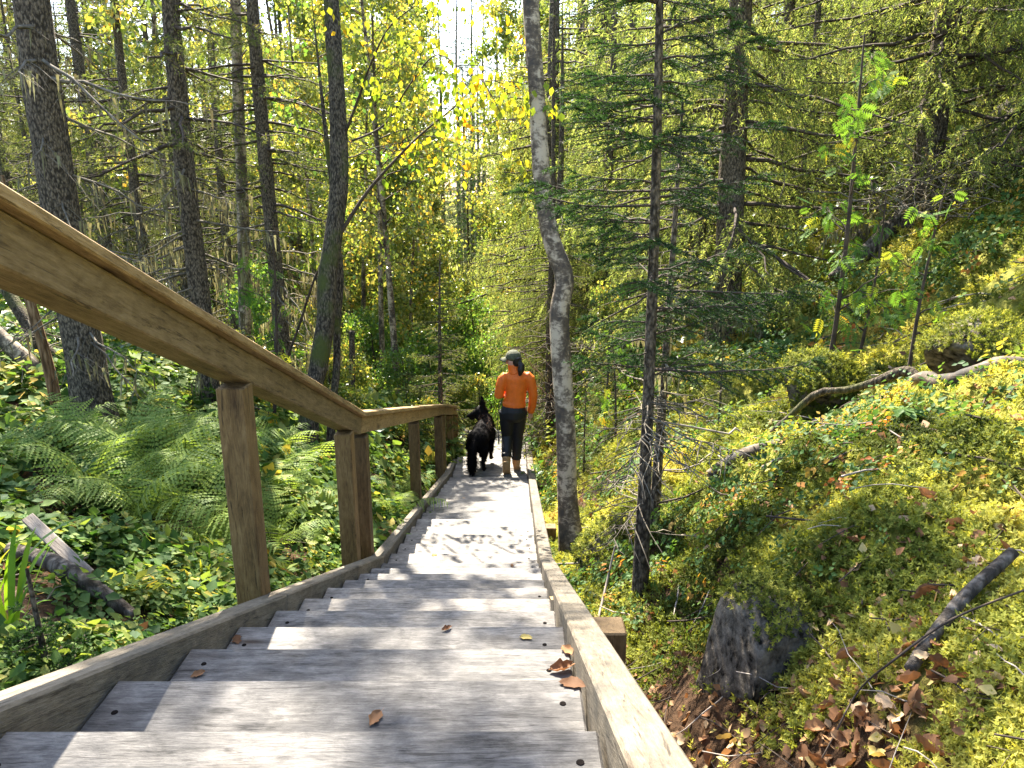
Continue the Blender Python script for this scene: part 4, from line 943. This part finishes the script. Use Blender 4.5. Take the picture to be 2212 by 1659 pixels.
mossify(R1, 1000, 1, .82, .022)
R2 = rock('boulder', 'mossy stone between the birch foot and the thin spruce stems', A(spot(1320, 4.35)) + A([0, 0, .06]), (.26, .22, .2), 6, 1.); mossify(R2, 1500, 2, -.1, .035)
R3 = rock('boulder', 'moss-covered boulder on the bank at the right edge', A(spot(2160, 3.7)) + A([0, 0, .05]), (.35, .32, .22), 7, 2.); mossify(R3, 2500, 3, -.1, .03)
R4 = rock('boulder', 'yellow mossy hummock stone below the crooked limb', A(spot(1760, 5.0)) + A([0, 0, .08]), (.3, .28, .26), 8, .3); mossify(R4, 2000, 4, -.1, .045)

# ------------------------------------------------------------------ fallen leaves lying singly
def dry_leaf(seed, curl):
    rng = np.random.default_rng(seed); n, m = 9, 5; V = []
    for i in range(n):
        t = i / (n - 1); wv = .36 * math.sin(math.pi * min(1, t * .92 + .06)) ** .8
        for j in range(m):
            s = (j / (m - 1) - .5) * 2; ed = abs(s) ** 2 * (.16 * rng.normal() + .12 * math.sin(i * 2.6 + seed)); V.append((s * wv * (1 - .25 * curl) * (1 + ed) + .1 * math.sin(t * 3 + seed), t - .5 + .05 * rng.normal() * abs(s), curl * (.55 * s * s * wv * 2 * (1 if s > 0 else .4 + .12 * (seed % 5)) + .5 * (t - .5) ** 2) + rng.normal() * .03 + .05 * abs(s) * math.sin(t * 9 + seed)))
    F = [(i * m + j, i * m + j + 1, (i + 1) * m + j + 1, (i + 1) * m + j) for i in range(n - 1) for j in range(m - 1)]
    lo = min(v[2] for v in V); V = [(a, b, c - lo) for a, b, c in V]; q = V[m // 2]; V += [(q[0] - .012, -.5, q[2]), (q[0] + .012, -.5, q[2]), (q[0] + .05, -.85, q[2] + .06)]
    me = mesh_data('dry_leaf', V, [A([[len(V) - 3, len(V) - 2, len(V) - 1]]), A(F)], M['dead_leaf'], None, True); return me
LV = []
for i in range(10):
    me = dry_leaf(i, (.3, .9, .6, 1.1, .2)[i % 5]); at = me.attributes.new('rnd', 'FLOAT', 'POINT'); at.data.foreach_set('value', np.full(len(me.vertices), (.1, .45, .75, .3, .9, .2, .6, .98, .4, .85)[i], np.float32)); LV.append(me)
def leaf_on_stairs(x, y, i, s, rz, label, tilt=(0, 0)):
    """leaf on the tread seen at that pixel"""
    best = None
    for a, b, z in treads:
        yc_ = (y - 829.5) / FPX; dn = (yc_ * math.cos(PITCH) + math.sin(PITCH)); d = (ZC - z) / dn; q = P(x, y, d)
        if a <= q[1] <= b and best is None: best = q
    if best is None: return
    tag(link('fallen_leaf', LV[i], None, best + A([0, 0, .0015]), (tilt[0], tilt[1], rz), (s * .72, s * .72, s * .42)), label, 'leaf')
for a in ((812, 1556, 1, .055, 2.6, 'curled brown leaf in the middle of the second nearest step'), (964, 1360, 3, .045, 2.2, 'brown curled leaf on the fourth step'), (1135, 1380, 7, .05, 1.2, 'yellowish leaf on the step near the right side board'),
          (1236, 1482, 0, .07, 1.4, 'dark brown leaf at the right end of the second step'), (1212, 1446, 3, .085, 1.9, 'crumpled brown leaf against the right side board'), (1224, 1408, 1, .06, .3, 'brown leaf leaning on the right side board'),
          (512, 1383, 5, .06, .8, 'brown leaf beside the left side board, lower step'), (428, 1460, 1, .045, 2.0, 'small brown leaf near the left end of the sunlit step'), (1196, 1294, 4, .05, 1., 'small tan leaf at the right end of a middle step'), (938, 1200, 7, .05, 1.4, 'yellow leaf on the steps halfway down'), (1106, 1222, 5, .045, .4, 'tiny brown leaf at the right side halfway down'), (1002, 1076, 9, .05, 1.2, 'yellow leaf on the lower steps near the dog')):
    leaf_on_stairs(*a)
GL = 'dry leaves piled on the mossy mound at lower right'
rl = np.random.default_rng(31)
for i in range(90):
    if i < 34 or i > 73: px, D = rl.normal(1880, 80), rl.normal(1.52, .10)
    elif i < 54: px, D = rl.uniform(1420, 1640), rl.uniform(1.35, 2.1)
    else: px, D = rl.uniform(1700, 2200), rl.uniform(1.25, 2.7)
    p = spot(px, D)
    lb = ('dry brown leaf in the pile on the mossy mound', 'dry leaf in the shaded litter between stairs and boulder', 'dry leaf lying singly on the mossy mound')[0 if i < 34 or i > 73 else 1 if i < 54 else 2]
    gp = (GL, 'dry leaves in the shaded litter beside the stairs', 'single dry leaves on the mossy mound')[0 if i < 34 or i > 73 else 1 if i < 54 else 2]
    tag(link('fallen_leaf', LV[int(rl.integers(10))], None, p + A([0, 0, .014 + rl.random() * .03]), (rl.normal() * .5, rl.normal() * .5, rl.uniform(0, 6.28)), rl.uniform(.03, .07)), lb, 'leaf', gp)
stick('dead_stick', 'grey stick lying on the mossy mound among dry leaves', 'stick', [(*(spot(1960, 1.55) + A([0, 0, .035])), .014), (*(spot(2060, 1.68) + A([0, 0, .05])), .016), (*(spot(2180, 1.8) + A([0, 0, .06])), .015)], 'dead_wood', 21, 8)
stick('dead_stick', 'thin dark twig crossing the dry leaves on the mound', 'stick', [(*(spot(1740, 1.47) + A([0, 0, .03])), .0015), (*(spot(1790, 1.52) + A([0, 0, .05])), .002), (*(spot(1850, 1.6) + A([0, 0, .055])), .0025), (*(spot(1930, 1.58) + A([0, 0, .07])), .003), (*(spot(2050, 1.62) + A([0, 0, .05])), .003), (*(spot(2210, 1.6) + A([0, 0, .06])), .0025)], 'twig', 22, 5)
stick('dead_stick', 'pale forked stick against the moss right of the birch', 'stick', [(*(spot(1290, 3.3) + A([0, 0, .02])), .007), (*(spot(1310, 3.5) + A([0, 0, .15])), .006), (*(spot(1325, 3.55) + A([0, 0, .3])), .004)], 'pale_twig', 23, 6)
# ------------------------------------------------------------------ figures: closed lofts fused by a voxel remesh
def loft(a, nodes, k=16):
    """closed elliptical tube; nodes (x,y,z, rx, ry[, rot]) rings stacked along the path, rx across / ry in depth"""
    n = A([q[:5] for q in nodes], float); c = n[:, :3]; T = nrm(np.gradient(c, axis=0)); ring = []
    for i in range(len(n)):
        t = T[i]; s = A([1., 0, 0]) - t * t[0]
        if np.linalg.norm(s) < .25: s = A([0, 1., 0]) - t * t[1]
        s = nrm(s); u = np.cross(t, s); an = np.arange(k) * 6.2832 / k
        ring.append(c[i] + np.outer(np.cos(an), s) * n[i, 3] + np.outer(np.sin(an), u) * n[i, 4])
    V = np.vstack(ring + [c[:1] - T[0] * min(n[0, 3], n[0, 4]) * .5, c[-1:] + T[-1] * min(n[-1, 3], n[-1, 4]) * .5]); m = len(n); j = np.arange(k)
    Q = np.concatenate([np.stack([i * k + j, i * k + (j + 1) % k, (i + 1) * k + (j + 1) % k, (i + 1) * k + j], -1) for i in range(m - 1)])
    T0 = np.stack([np.full(k, m * k), (j + 1) % k, j], -1); T1 = np.stack([np.full(k, m * k + 1), (m - 1) * k + j, (m - 1) * k + (j + 1) % k], -1)
    a.add(V, Q); a.T.append(np.concatenate([T0, T1]) + a.n - len(V)); return a
def fuse(name, acc, mat, voxel=.012, smooth=6, parent=None, rnd=None):
    me = mesh_data(name, np.concatenate(acc.V), [np.concatenate(acc.T), np.concatenate(acc.Q)], M[mat])
    o = bpy.data.objects.new('tmp', me); COL.objects.link(o)
    r = o.modifiers.new('r', 'REMESH'); r.mode = 'VOXEL'; r.voxel_size = voxel
    s = o.modifiers.new('s', 'SMOOTH'); s.factor = .5; s.iterations = smooth
    dg = bpy.context.evaluated_depsgraph_get(); me2 = bpy.data.meshes.new_from_object(o.evaluated_get(dg)); bpy.data.objects.remove(o)
    me2.name = name; me2.materials.clear(); me2.materials.append(M[mat])
    me2.polygons.foreach_set('use_smooth', np.ones(len(me2.polygons), bool))
    if rnd is not None:
        at = me2.attributes.new('rnd', 'FLOAT', 'POINT'); at.data.foreach_set('value', np.full(len(me2.vertices), rnd, np.float32))
    return link(name, me2, parent) if parent is not None or name else me2
def ballv(a, c, r, k=12):
    c = A(c, float); r = A(r, float) * np.ones(3)
    loft(a, [(c[0], c[1], c[2] + r[2] * z, max(r[0] * math.sqrt(max(0, 1 - z * z)), .002), max(r[1] * math.sqrt(max(0, 1 - z * z)), .002)) for z in (-.98, -.85, -.6, -.3, 0, .3, .6, .85, .98)], k); return a

DW = 9.33
wb = P(1110, 1019, DW / .9379); wz = tread_z(DW)
woman = thing('person', 'walker seen from behind in orange jacket, black trousers, olive cap and tan boots', 'person', (wb[0], DW, wz), 0)
# body: one skin-coloured figure under the clothes
b = Acc()
ballv(b, (-.012, .02, 1.485), (.083, .092, .108)); loft(b, [(-.075, .055, 1.455, .03, .03), (-.085, .06, 1.43, .022, .022)])           # head, chin
loft(b, [(-.098, .062, 1.50, .012, .012), (-.112, .07, 1.475, .012, .014), (-.100, .064, 1.462, .012, .01)])                            # nose, turned left
loft(b, [(0, .01, 1.46, .05, .052), (.015, .0, 1.38, .052, .055), (.03, -.005, 1.30, .07, .07)])                                       # neck
loft(b, [(.03, 0, 1.30, .12, .08), (.03, 0, 1.2, .145, .095), (.02, 0, 1.05, .13, .085), (0, 0, .93, .13, .085), (-.005, 0, .82, .15, .1), (-.005, 0, .74, .13, .09)])
LARM = [(-.05, 0, 1.275, .045, .045), (-.105, 0, 1.268, .048, .048), (-.138, -.005, 1.235, .05, .05), (-.165, -.015, 1.16, .045, .045), (-.19, -.02, 1.03, .04, .04), (-.16, .09, 1.02, .036, .036), (-.11, .19, 1.07, .028, .028)]
RARM = [(.11, 0, 1.28, .045, .045), (.165, 0, 1.273, .048, .048), (.198, -.005, 1.24, .05, .05), (.226, -.01, 1.15, .043, .043), (.245, -.015, 1.03, .038, .038), (.236, .02, .9, .033, .033), (.215, .045, .79, .026, .026)]
LLEG = [(-.085, 0, .82, .088, .092), (-.088, .02, .66, .078, .08), (-.088, .05, .47, .056, .06), (-.092, -.06, .33, .052, .055), (-.094, -.135, .205, .036, .04)]
RLEG = [(.072, 0, .82, .088, .092), (.062, .05, .66, .078, .08), (.05, .085, .47, .056, .06), (.040, .085, .3, .052, .055), (.032, .085, .1, .036, .04)]
for q in (LARM, RARM, LLEG, RLEG): loft(b, q)
loft(b, [(.215, .045, .785, .026, .018), (.213, .055, .745, .034, .016), (.212, .06, .715, .033, .015)])                                 # palm
for i, (dx, l) in enumerate(((-.026, .06), (-.009, .068), (.009, .064), (.025, .05))):
    loft(b, [(.212 + dx * .2, .06 + dx, .72, .0085, .0085), (.212 + dx * .2, .066 + dx, .72 - l * .5, .008, .008), (.205 + dx * .2, .070 + dx, .72 - l, .006, .006)], 8)
loft(b, [(.202, .025, .765, .010, .010), (.195, .018, .735, .0095, .0095), (.193, .022, .708, .007, .007)], 8)                          # thumb leaves the side of the palm
loft(b, [(-.11, .19, 1.07, .026, .02), (-.085, .24, 1.085, .032, .018), (-.065, .275, 1.09, .028, .015)])
for i, dz in enumerate((.02, .007, -.007, -.02)): loft(b, [(-.065, .275, 1.09 + dz, .008, .008), (-.045, .29, 1.085 + dz, .008, .008), (-.045, .27, 1.078 + dz, .006, .006)], 8)
loft(b, [(-.094, -.135, .2, .036, .038), (-.094, -.12, .12, .036, .03), (-.092, -.07, .05, .036, .022)]); loft(b, [(.032, .085, .1, .035, .04), (.034, .12, .055, .036, .035), (.038, .22, .04, .036, .022)])
fuse('body', b, 'skin', .0085, 3, woman)
# clothes
j = Acc(); e = .018
loft(j, [(.03, -.005, 1.335, .072, .07), (.03, 0, 1.30, .12, .09), (.03, 0, 1.25, .145, .105), (.03, 0, 1.15, .142, .108), (.022, 0, 1.03, .130, .104), (.008, 0, .95, .138, .108), (.002, 0, .915, .152, .116), (0, 0, .88, .146, .112)])
for q in (LARM, RARM): loft(j, [(x, y, z, r + e, s + e) for x, y, z, r, s in q])
loft(j, [(.216, .045, .81, .044, .044), (.215, .045, .785, .037, .037)])
jk = fuse('jacket', j, 'jacket', .008, 3, woman)
c = Acc(); loft(c, [(.02, 0, 1.31, .088, .088), (.005, .008, 1.36, .075, .078), (-.008, .015, 1.415, .073, .075), (-.012, .018, 1.435, .066, .066)]); fuse('collar', c, 'jacket', .008, 2, jk)
t = Acc()
loft(t, [(-.002, 0, .90, .140, .105), (-.004, -.008, .82, .168, .125), (-.004, -.01, .75, .160, .12), (-.004, 0, .71, .12, .09)])
for q in (LLEG, RLEG): loft(t, [(x, y, z, r + .016, s + .016) for x, y, z, r, s in q[:-1]] + [(q[-1][0] + (q[-2][0] - q[-1][0]) * .12, q[-1][1] + (q[-2][1] - q[-1][1]) * .12, q[-1][2] + .035, .056, .058)])
tr = fuse('trousers', t, 'pants', .008, 4, woman)
for q, zc_, yc_ in ((LLEG, .262, -.112), (RLEG, .165, .085)):
    cf = Acc(); loft(cf, [(q[-1][0], yc_, zc_ + .03, .066, .068), (q[-1][0], yc_ - (.012 if q is LLEG else 0), zc_, .068, .07), (q[-1][0], yc_ - (.018 if q is LLEG else 0), zc_ - .018, .064, .066)]); fuse('cuff', cf, 'pants', .007, 2, tr)
# cap with its brim to the left
cp = Acc(); ballv(cp, (-.008, .018, 1.525), (.099, .106, .084)); loft(cp, [(-.008, .018, 1.50, .099, .106), (-.008, .018, 1.53, .100, .107)])
cap = fuse('cap', cp, 'cap', .006, 2, woman)
bmv, q = [], 14
for s in range(2):
    for i in range(5):
        for jj in range(q):
            an = math.radians(-62 + 124 * jj / (q - 1)); rr = .095 + .085 * i / 4 * math.cos(an) ** .7
            v = A([-math.cos(an) * rr, math.sin(an) * .098 * (1 + .05 * i), 0]); ca, sa = math.cos(-.35), math.sin(-.35)
            bmv.append((-.008 + v[0] * ca - v[1] * sa, .018 + v[0] * sa + v[1] * ca, 1.518 - .035 * (i / 4) - .10 * math.sin(an) ** 2 * .25 * i / 4 - s * .005))
Fq = []
for s in range(2):
    for i in range(4):
        for jj in range(q - 1):
            k_ = s * 5 * q + i * q + jj; Fq.append((k_, k_ + 1, k_ + q + 1, k_ + q) if s else (k_, k_ + q, k_ + q + 1, k_ + 1))
for jj in range(q - 1): k_ = 4 * q + jj; Fq.append((k_, k_ + 5 * q, k_ + 5 * q + 1, k_ + 1))
link('brim', mesh_data('brim', bmv, A(Fq), M['cap'], None, True), cap)
h = Acc(); loft(h, [(.03, -.01, 1.52, .07, .082), (.03, -.01, 1.46, .066, .078), (.03, -.005, 1.42, .05, .06)]); loft(h, [(.07, -.055, 1.475, .026, .026), (.092, -.08, 1.43, .042, .036), (.088, -.09, 1.37, .044, .036), (.078, -.086, 1.33, .03, .026), (.070, -.083, 1.30, .014, .012)])
hr = fuse('hair', h, 'hair', .007, 3, woman)
band = Acc(); loft(band, [(.068, -.05, 1.485, .03, .03), (.074, -.06, 1.470, .031, .031)]); fuse('hair_band', band, 'pants', .005, 1, hr)
for nm, pts, sole in (('boot', [(-.094, -.142, .262, .057, .06), (-.095, -.155, .19, .053, .062), (-.095, -.14, .13, .050, .055), (-.094, -.10, .07, .051, .04), (-.092, -.055, .035, .042, .025)], [(-.096, -.238, .225), (-.094, -.205, .11), (-.092, -.112, .014)]),
                      ('boot', [(.032, .085, .155, .056, .058), (.032, .085, .09, .053, .06), (.032, .09, .055, .044, .062), (.036, .16, .045, .045, .04), (.040, .225, .04, .036, .03)], [(.032, .045, .014), (.034, .13, .014), (.04, .245, .014)])):
    a_ = Acc(); loft(a_, pts)
    if pts[0][1] > 0: ballv(a_, (.032, .07, .055), (.043, .05, .045))
    else: ballv(a_, (-.095, -.172, .19), (.042, .04, .05))
    a_.V = [A(v) for v in a_.V]; bt = fuse(nm, a_, 'boot', .007, 2, woman)
    s_ = Acc(); s = A(sole)
    if pts[0][1] > 0: loft(s_, [(*s[0], .036, .014), (*((s[0] + s[1]) / 2), .041, .014), (*s[1], .043, .014), (*((s[1] + s[2]) / 2), .046, .014), (*s[2], .028, .012)])
    else: loft(s_, [(*s[0], .036, .014), (*(s[0] * .8 + s[1] * .2), .046, .014), (*((s[0] + s[1]) / 2), .045, .014), (*s[1], .046, .014), (*((s[1] + s[2]) / 2), .054, .014), (*s[2], .040, .013)])
    fuse('sole', s_, 'sole', .006, 2, bt)
bpy.context.view_layer.update()

# ------------------------------------------------------------------ the dog
DD = 9.30
db = P(1036, 1021, DD / .9379); dz = tread_z(DD)
d = Acc(); hx = .20                                             # body heads away and slightly to the right
B = lambda s, x, z, rx, ry: (x + hx * s, s, z, rx, ry)
loft(d, [B(-.06, 0, .40, .06, .08), B(-.02, 0, .395, .115, .12), B(.08, 0, .385, .14, .135), B(.22, 0, .375, .13, .135), B(.36, 0, .37, .145, .16), B(.48, 0, .39, .135, .165), B(.56, -.005, .43, .10, .13)])
loft(d, [B(.50, -.0, .44, .115, .13), B(.56, -.03, .50, .10, .105), B(.58, -.075, .56, .082, .085)])                                           # neck, head turned left
hxx, hy, hz = -.095 + hx * .58, .585, .585
ballv(d, (hxx + .02, hy, hz), (.094, .085, .084))
loft(d, [(hxx - .03, hy + .005, hz - .01, .055, .055), (hxx - .09, hy + .01, hz - .035, .04, .044), (hxx - .145, hy + .012, hz - .055, .03, .033), (hxx - .175, hy + .012, hz - .06, .02, .02)])
loft(d, [(hxx - .05, hy + .005, hz - .065, .03, .02), (hxx - .12, hy + .01, hz - .095, .02, .013), (hxx - .14, hy + .01, hz - .10, .012, .009)])                           # lower jaw, slightly open
for dy in (-.035, .045): loft(d, [(hxx + .035, hy + dy, hz + .05, .042, .024), (hxx + .037, hy + dy * 1.15, hz + .11, .036, .017), (hxx + .024, hy + dy * 1.3, hz + .17, .019, .010), (hxx + .016, hy + dy * 1.35, hz + .20, .007, .005)])
for sx, lift in ((-.075, 0), (.075, .03)):                      # hind legs: knee forward, hock back, upright shank
    loft(d, [B(.04, sx, .34, .07, .1), B(.09, sx * 1.05, .25, .055, .075), B(.03 + lift, sx * 1.1, .165, .034, .042), B(-.03 + lift, sx * 1.1, .13, .024, .03), B(-.015 + lift, sx * 1.1, .06, .023, .024), B(.0 + lift, sx * 1.1, .028, .03, .03), B(.045 + lift, sx * 1.1, .02, .028, .018)])
for sx, lift in ((-.07, .03), (.085, -.05)):
    loft(d, [B(.46, sx, .36, .06, .085), B(.455, sx, .26, .042, .05), B(.46 + lift * .5, sx, .16, .03, .034), B(.46 + lift, sx, .07, .024, .026), B(.475 + lift, sx, .026, .03, .026), B(.51 + lift, sx, .02, .028, .018)])
loft(d, [B(-.06, 0, .42, .035, .035), B(-.12, -.01, .36, .045, .045), B(-.145, -.015, .26, .055, .05), B(-.145, -.018, .15, .055, .05), B(-.13, -.02, .06, .045, .04), B(-.12, -.02, .015, .015, .015)])         # bushy tail hanging
dog = fuse('dog', d, 'dog', .010, 3, None, .15)
dog.location = (db[0] - .035, DD - .03, dz); dog.scale = (1.02, 1.05, 1.06); tag(dog, 'black long-haired shepherd dog seen from behind with head turned left', 'dog')
# long coat as a part: thin locks lying backwards and down
me = dog.data; n = len(me.vertices); C = np.empty(n * 3, np.float32); me.vertices.foreach_get('co', C); C = C.reshape(-1, 3).astype(float)
N = np.empty(n * 3, np.float32); me.vertex_normals.foreach_get('vector', N); N = N.reshape(-1, 3).astype(float)
rd = np.random.default_rng(3); w_ = np.where((C[:, 2] > .10) & ~((C[:, 1] > .5) & (C[:, 0] < hxx + .0)), 1., .0); w_ += .5 * (C[:, 1] < -.05); i = rd.choice(n, 11000, p=w_ / w_.sum())
flow = nrm(A([-.1, -.75, -.55]) + N[i] * .55 + rd.normal(size=(11000, 3)) * .22); L = rd.uniform(.02, .05, 11000) * np.where(C[i, 2] > hz, .4, 1) * np.where(C[i, 1] < -.06, 1.2, 1)
s = nrm(np.cross(flow, N[i])) * .0045
p = C[i] - N[i] * .004; tip = p + flow * L[:, None]
V = np.stack([p - s, p + s, tip], 1).reshape(-1, 3)
bb = np.clip(.55 * rd.random(11000) + .55 * sstep(.33, .5, C[i, 2]) * (C[i, 1] < .5) * sstep(.0, .3, C[i, 1]), 0, 1)  # brown highlight of lit fur painted into the locks along the back
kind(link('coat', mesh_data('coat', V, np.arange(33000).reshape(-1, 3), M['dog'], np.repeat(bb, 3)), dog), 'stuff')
# leash hanging from the dog's neck in a loop to the walker's hidden hand
q = resample([(db[0] + .16, DD + .42, dz + .47), (db[0] + .235, DD + .28, dz + .42), (db[0] + .25, DD + .22, dz + .30), (db[0] + .24, DD + .25, dz + .33), (wb[0] - .20, DW + .25, wz + .75), (wb[0] - .06, DW + .28, wz + 1.08)], 40)
b0_ = q[0].copy(); v, f = tubes((q - b0_)[None], np.full((1, 40), .006), 6)
tag(link('dog_leash', mesh_data('dog_leash', v, f, M['leash'], None, True), None, b0_), 'dark leash looping from the dog up to the walker', 'leash')
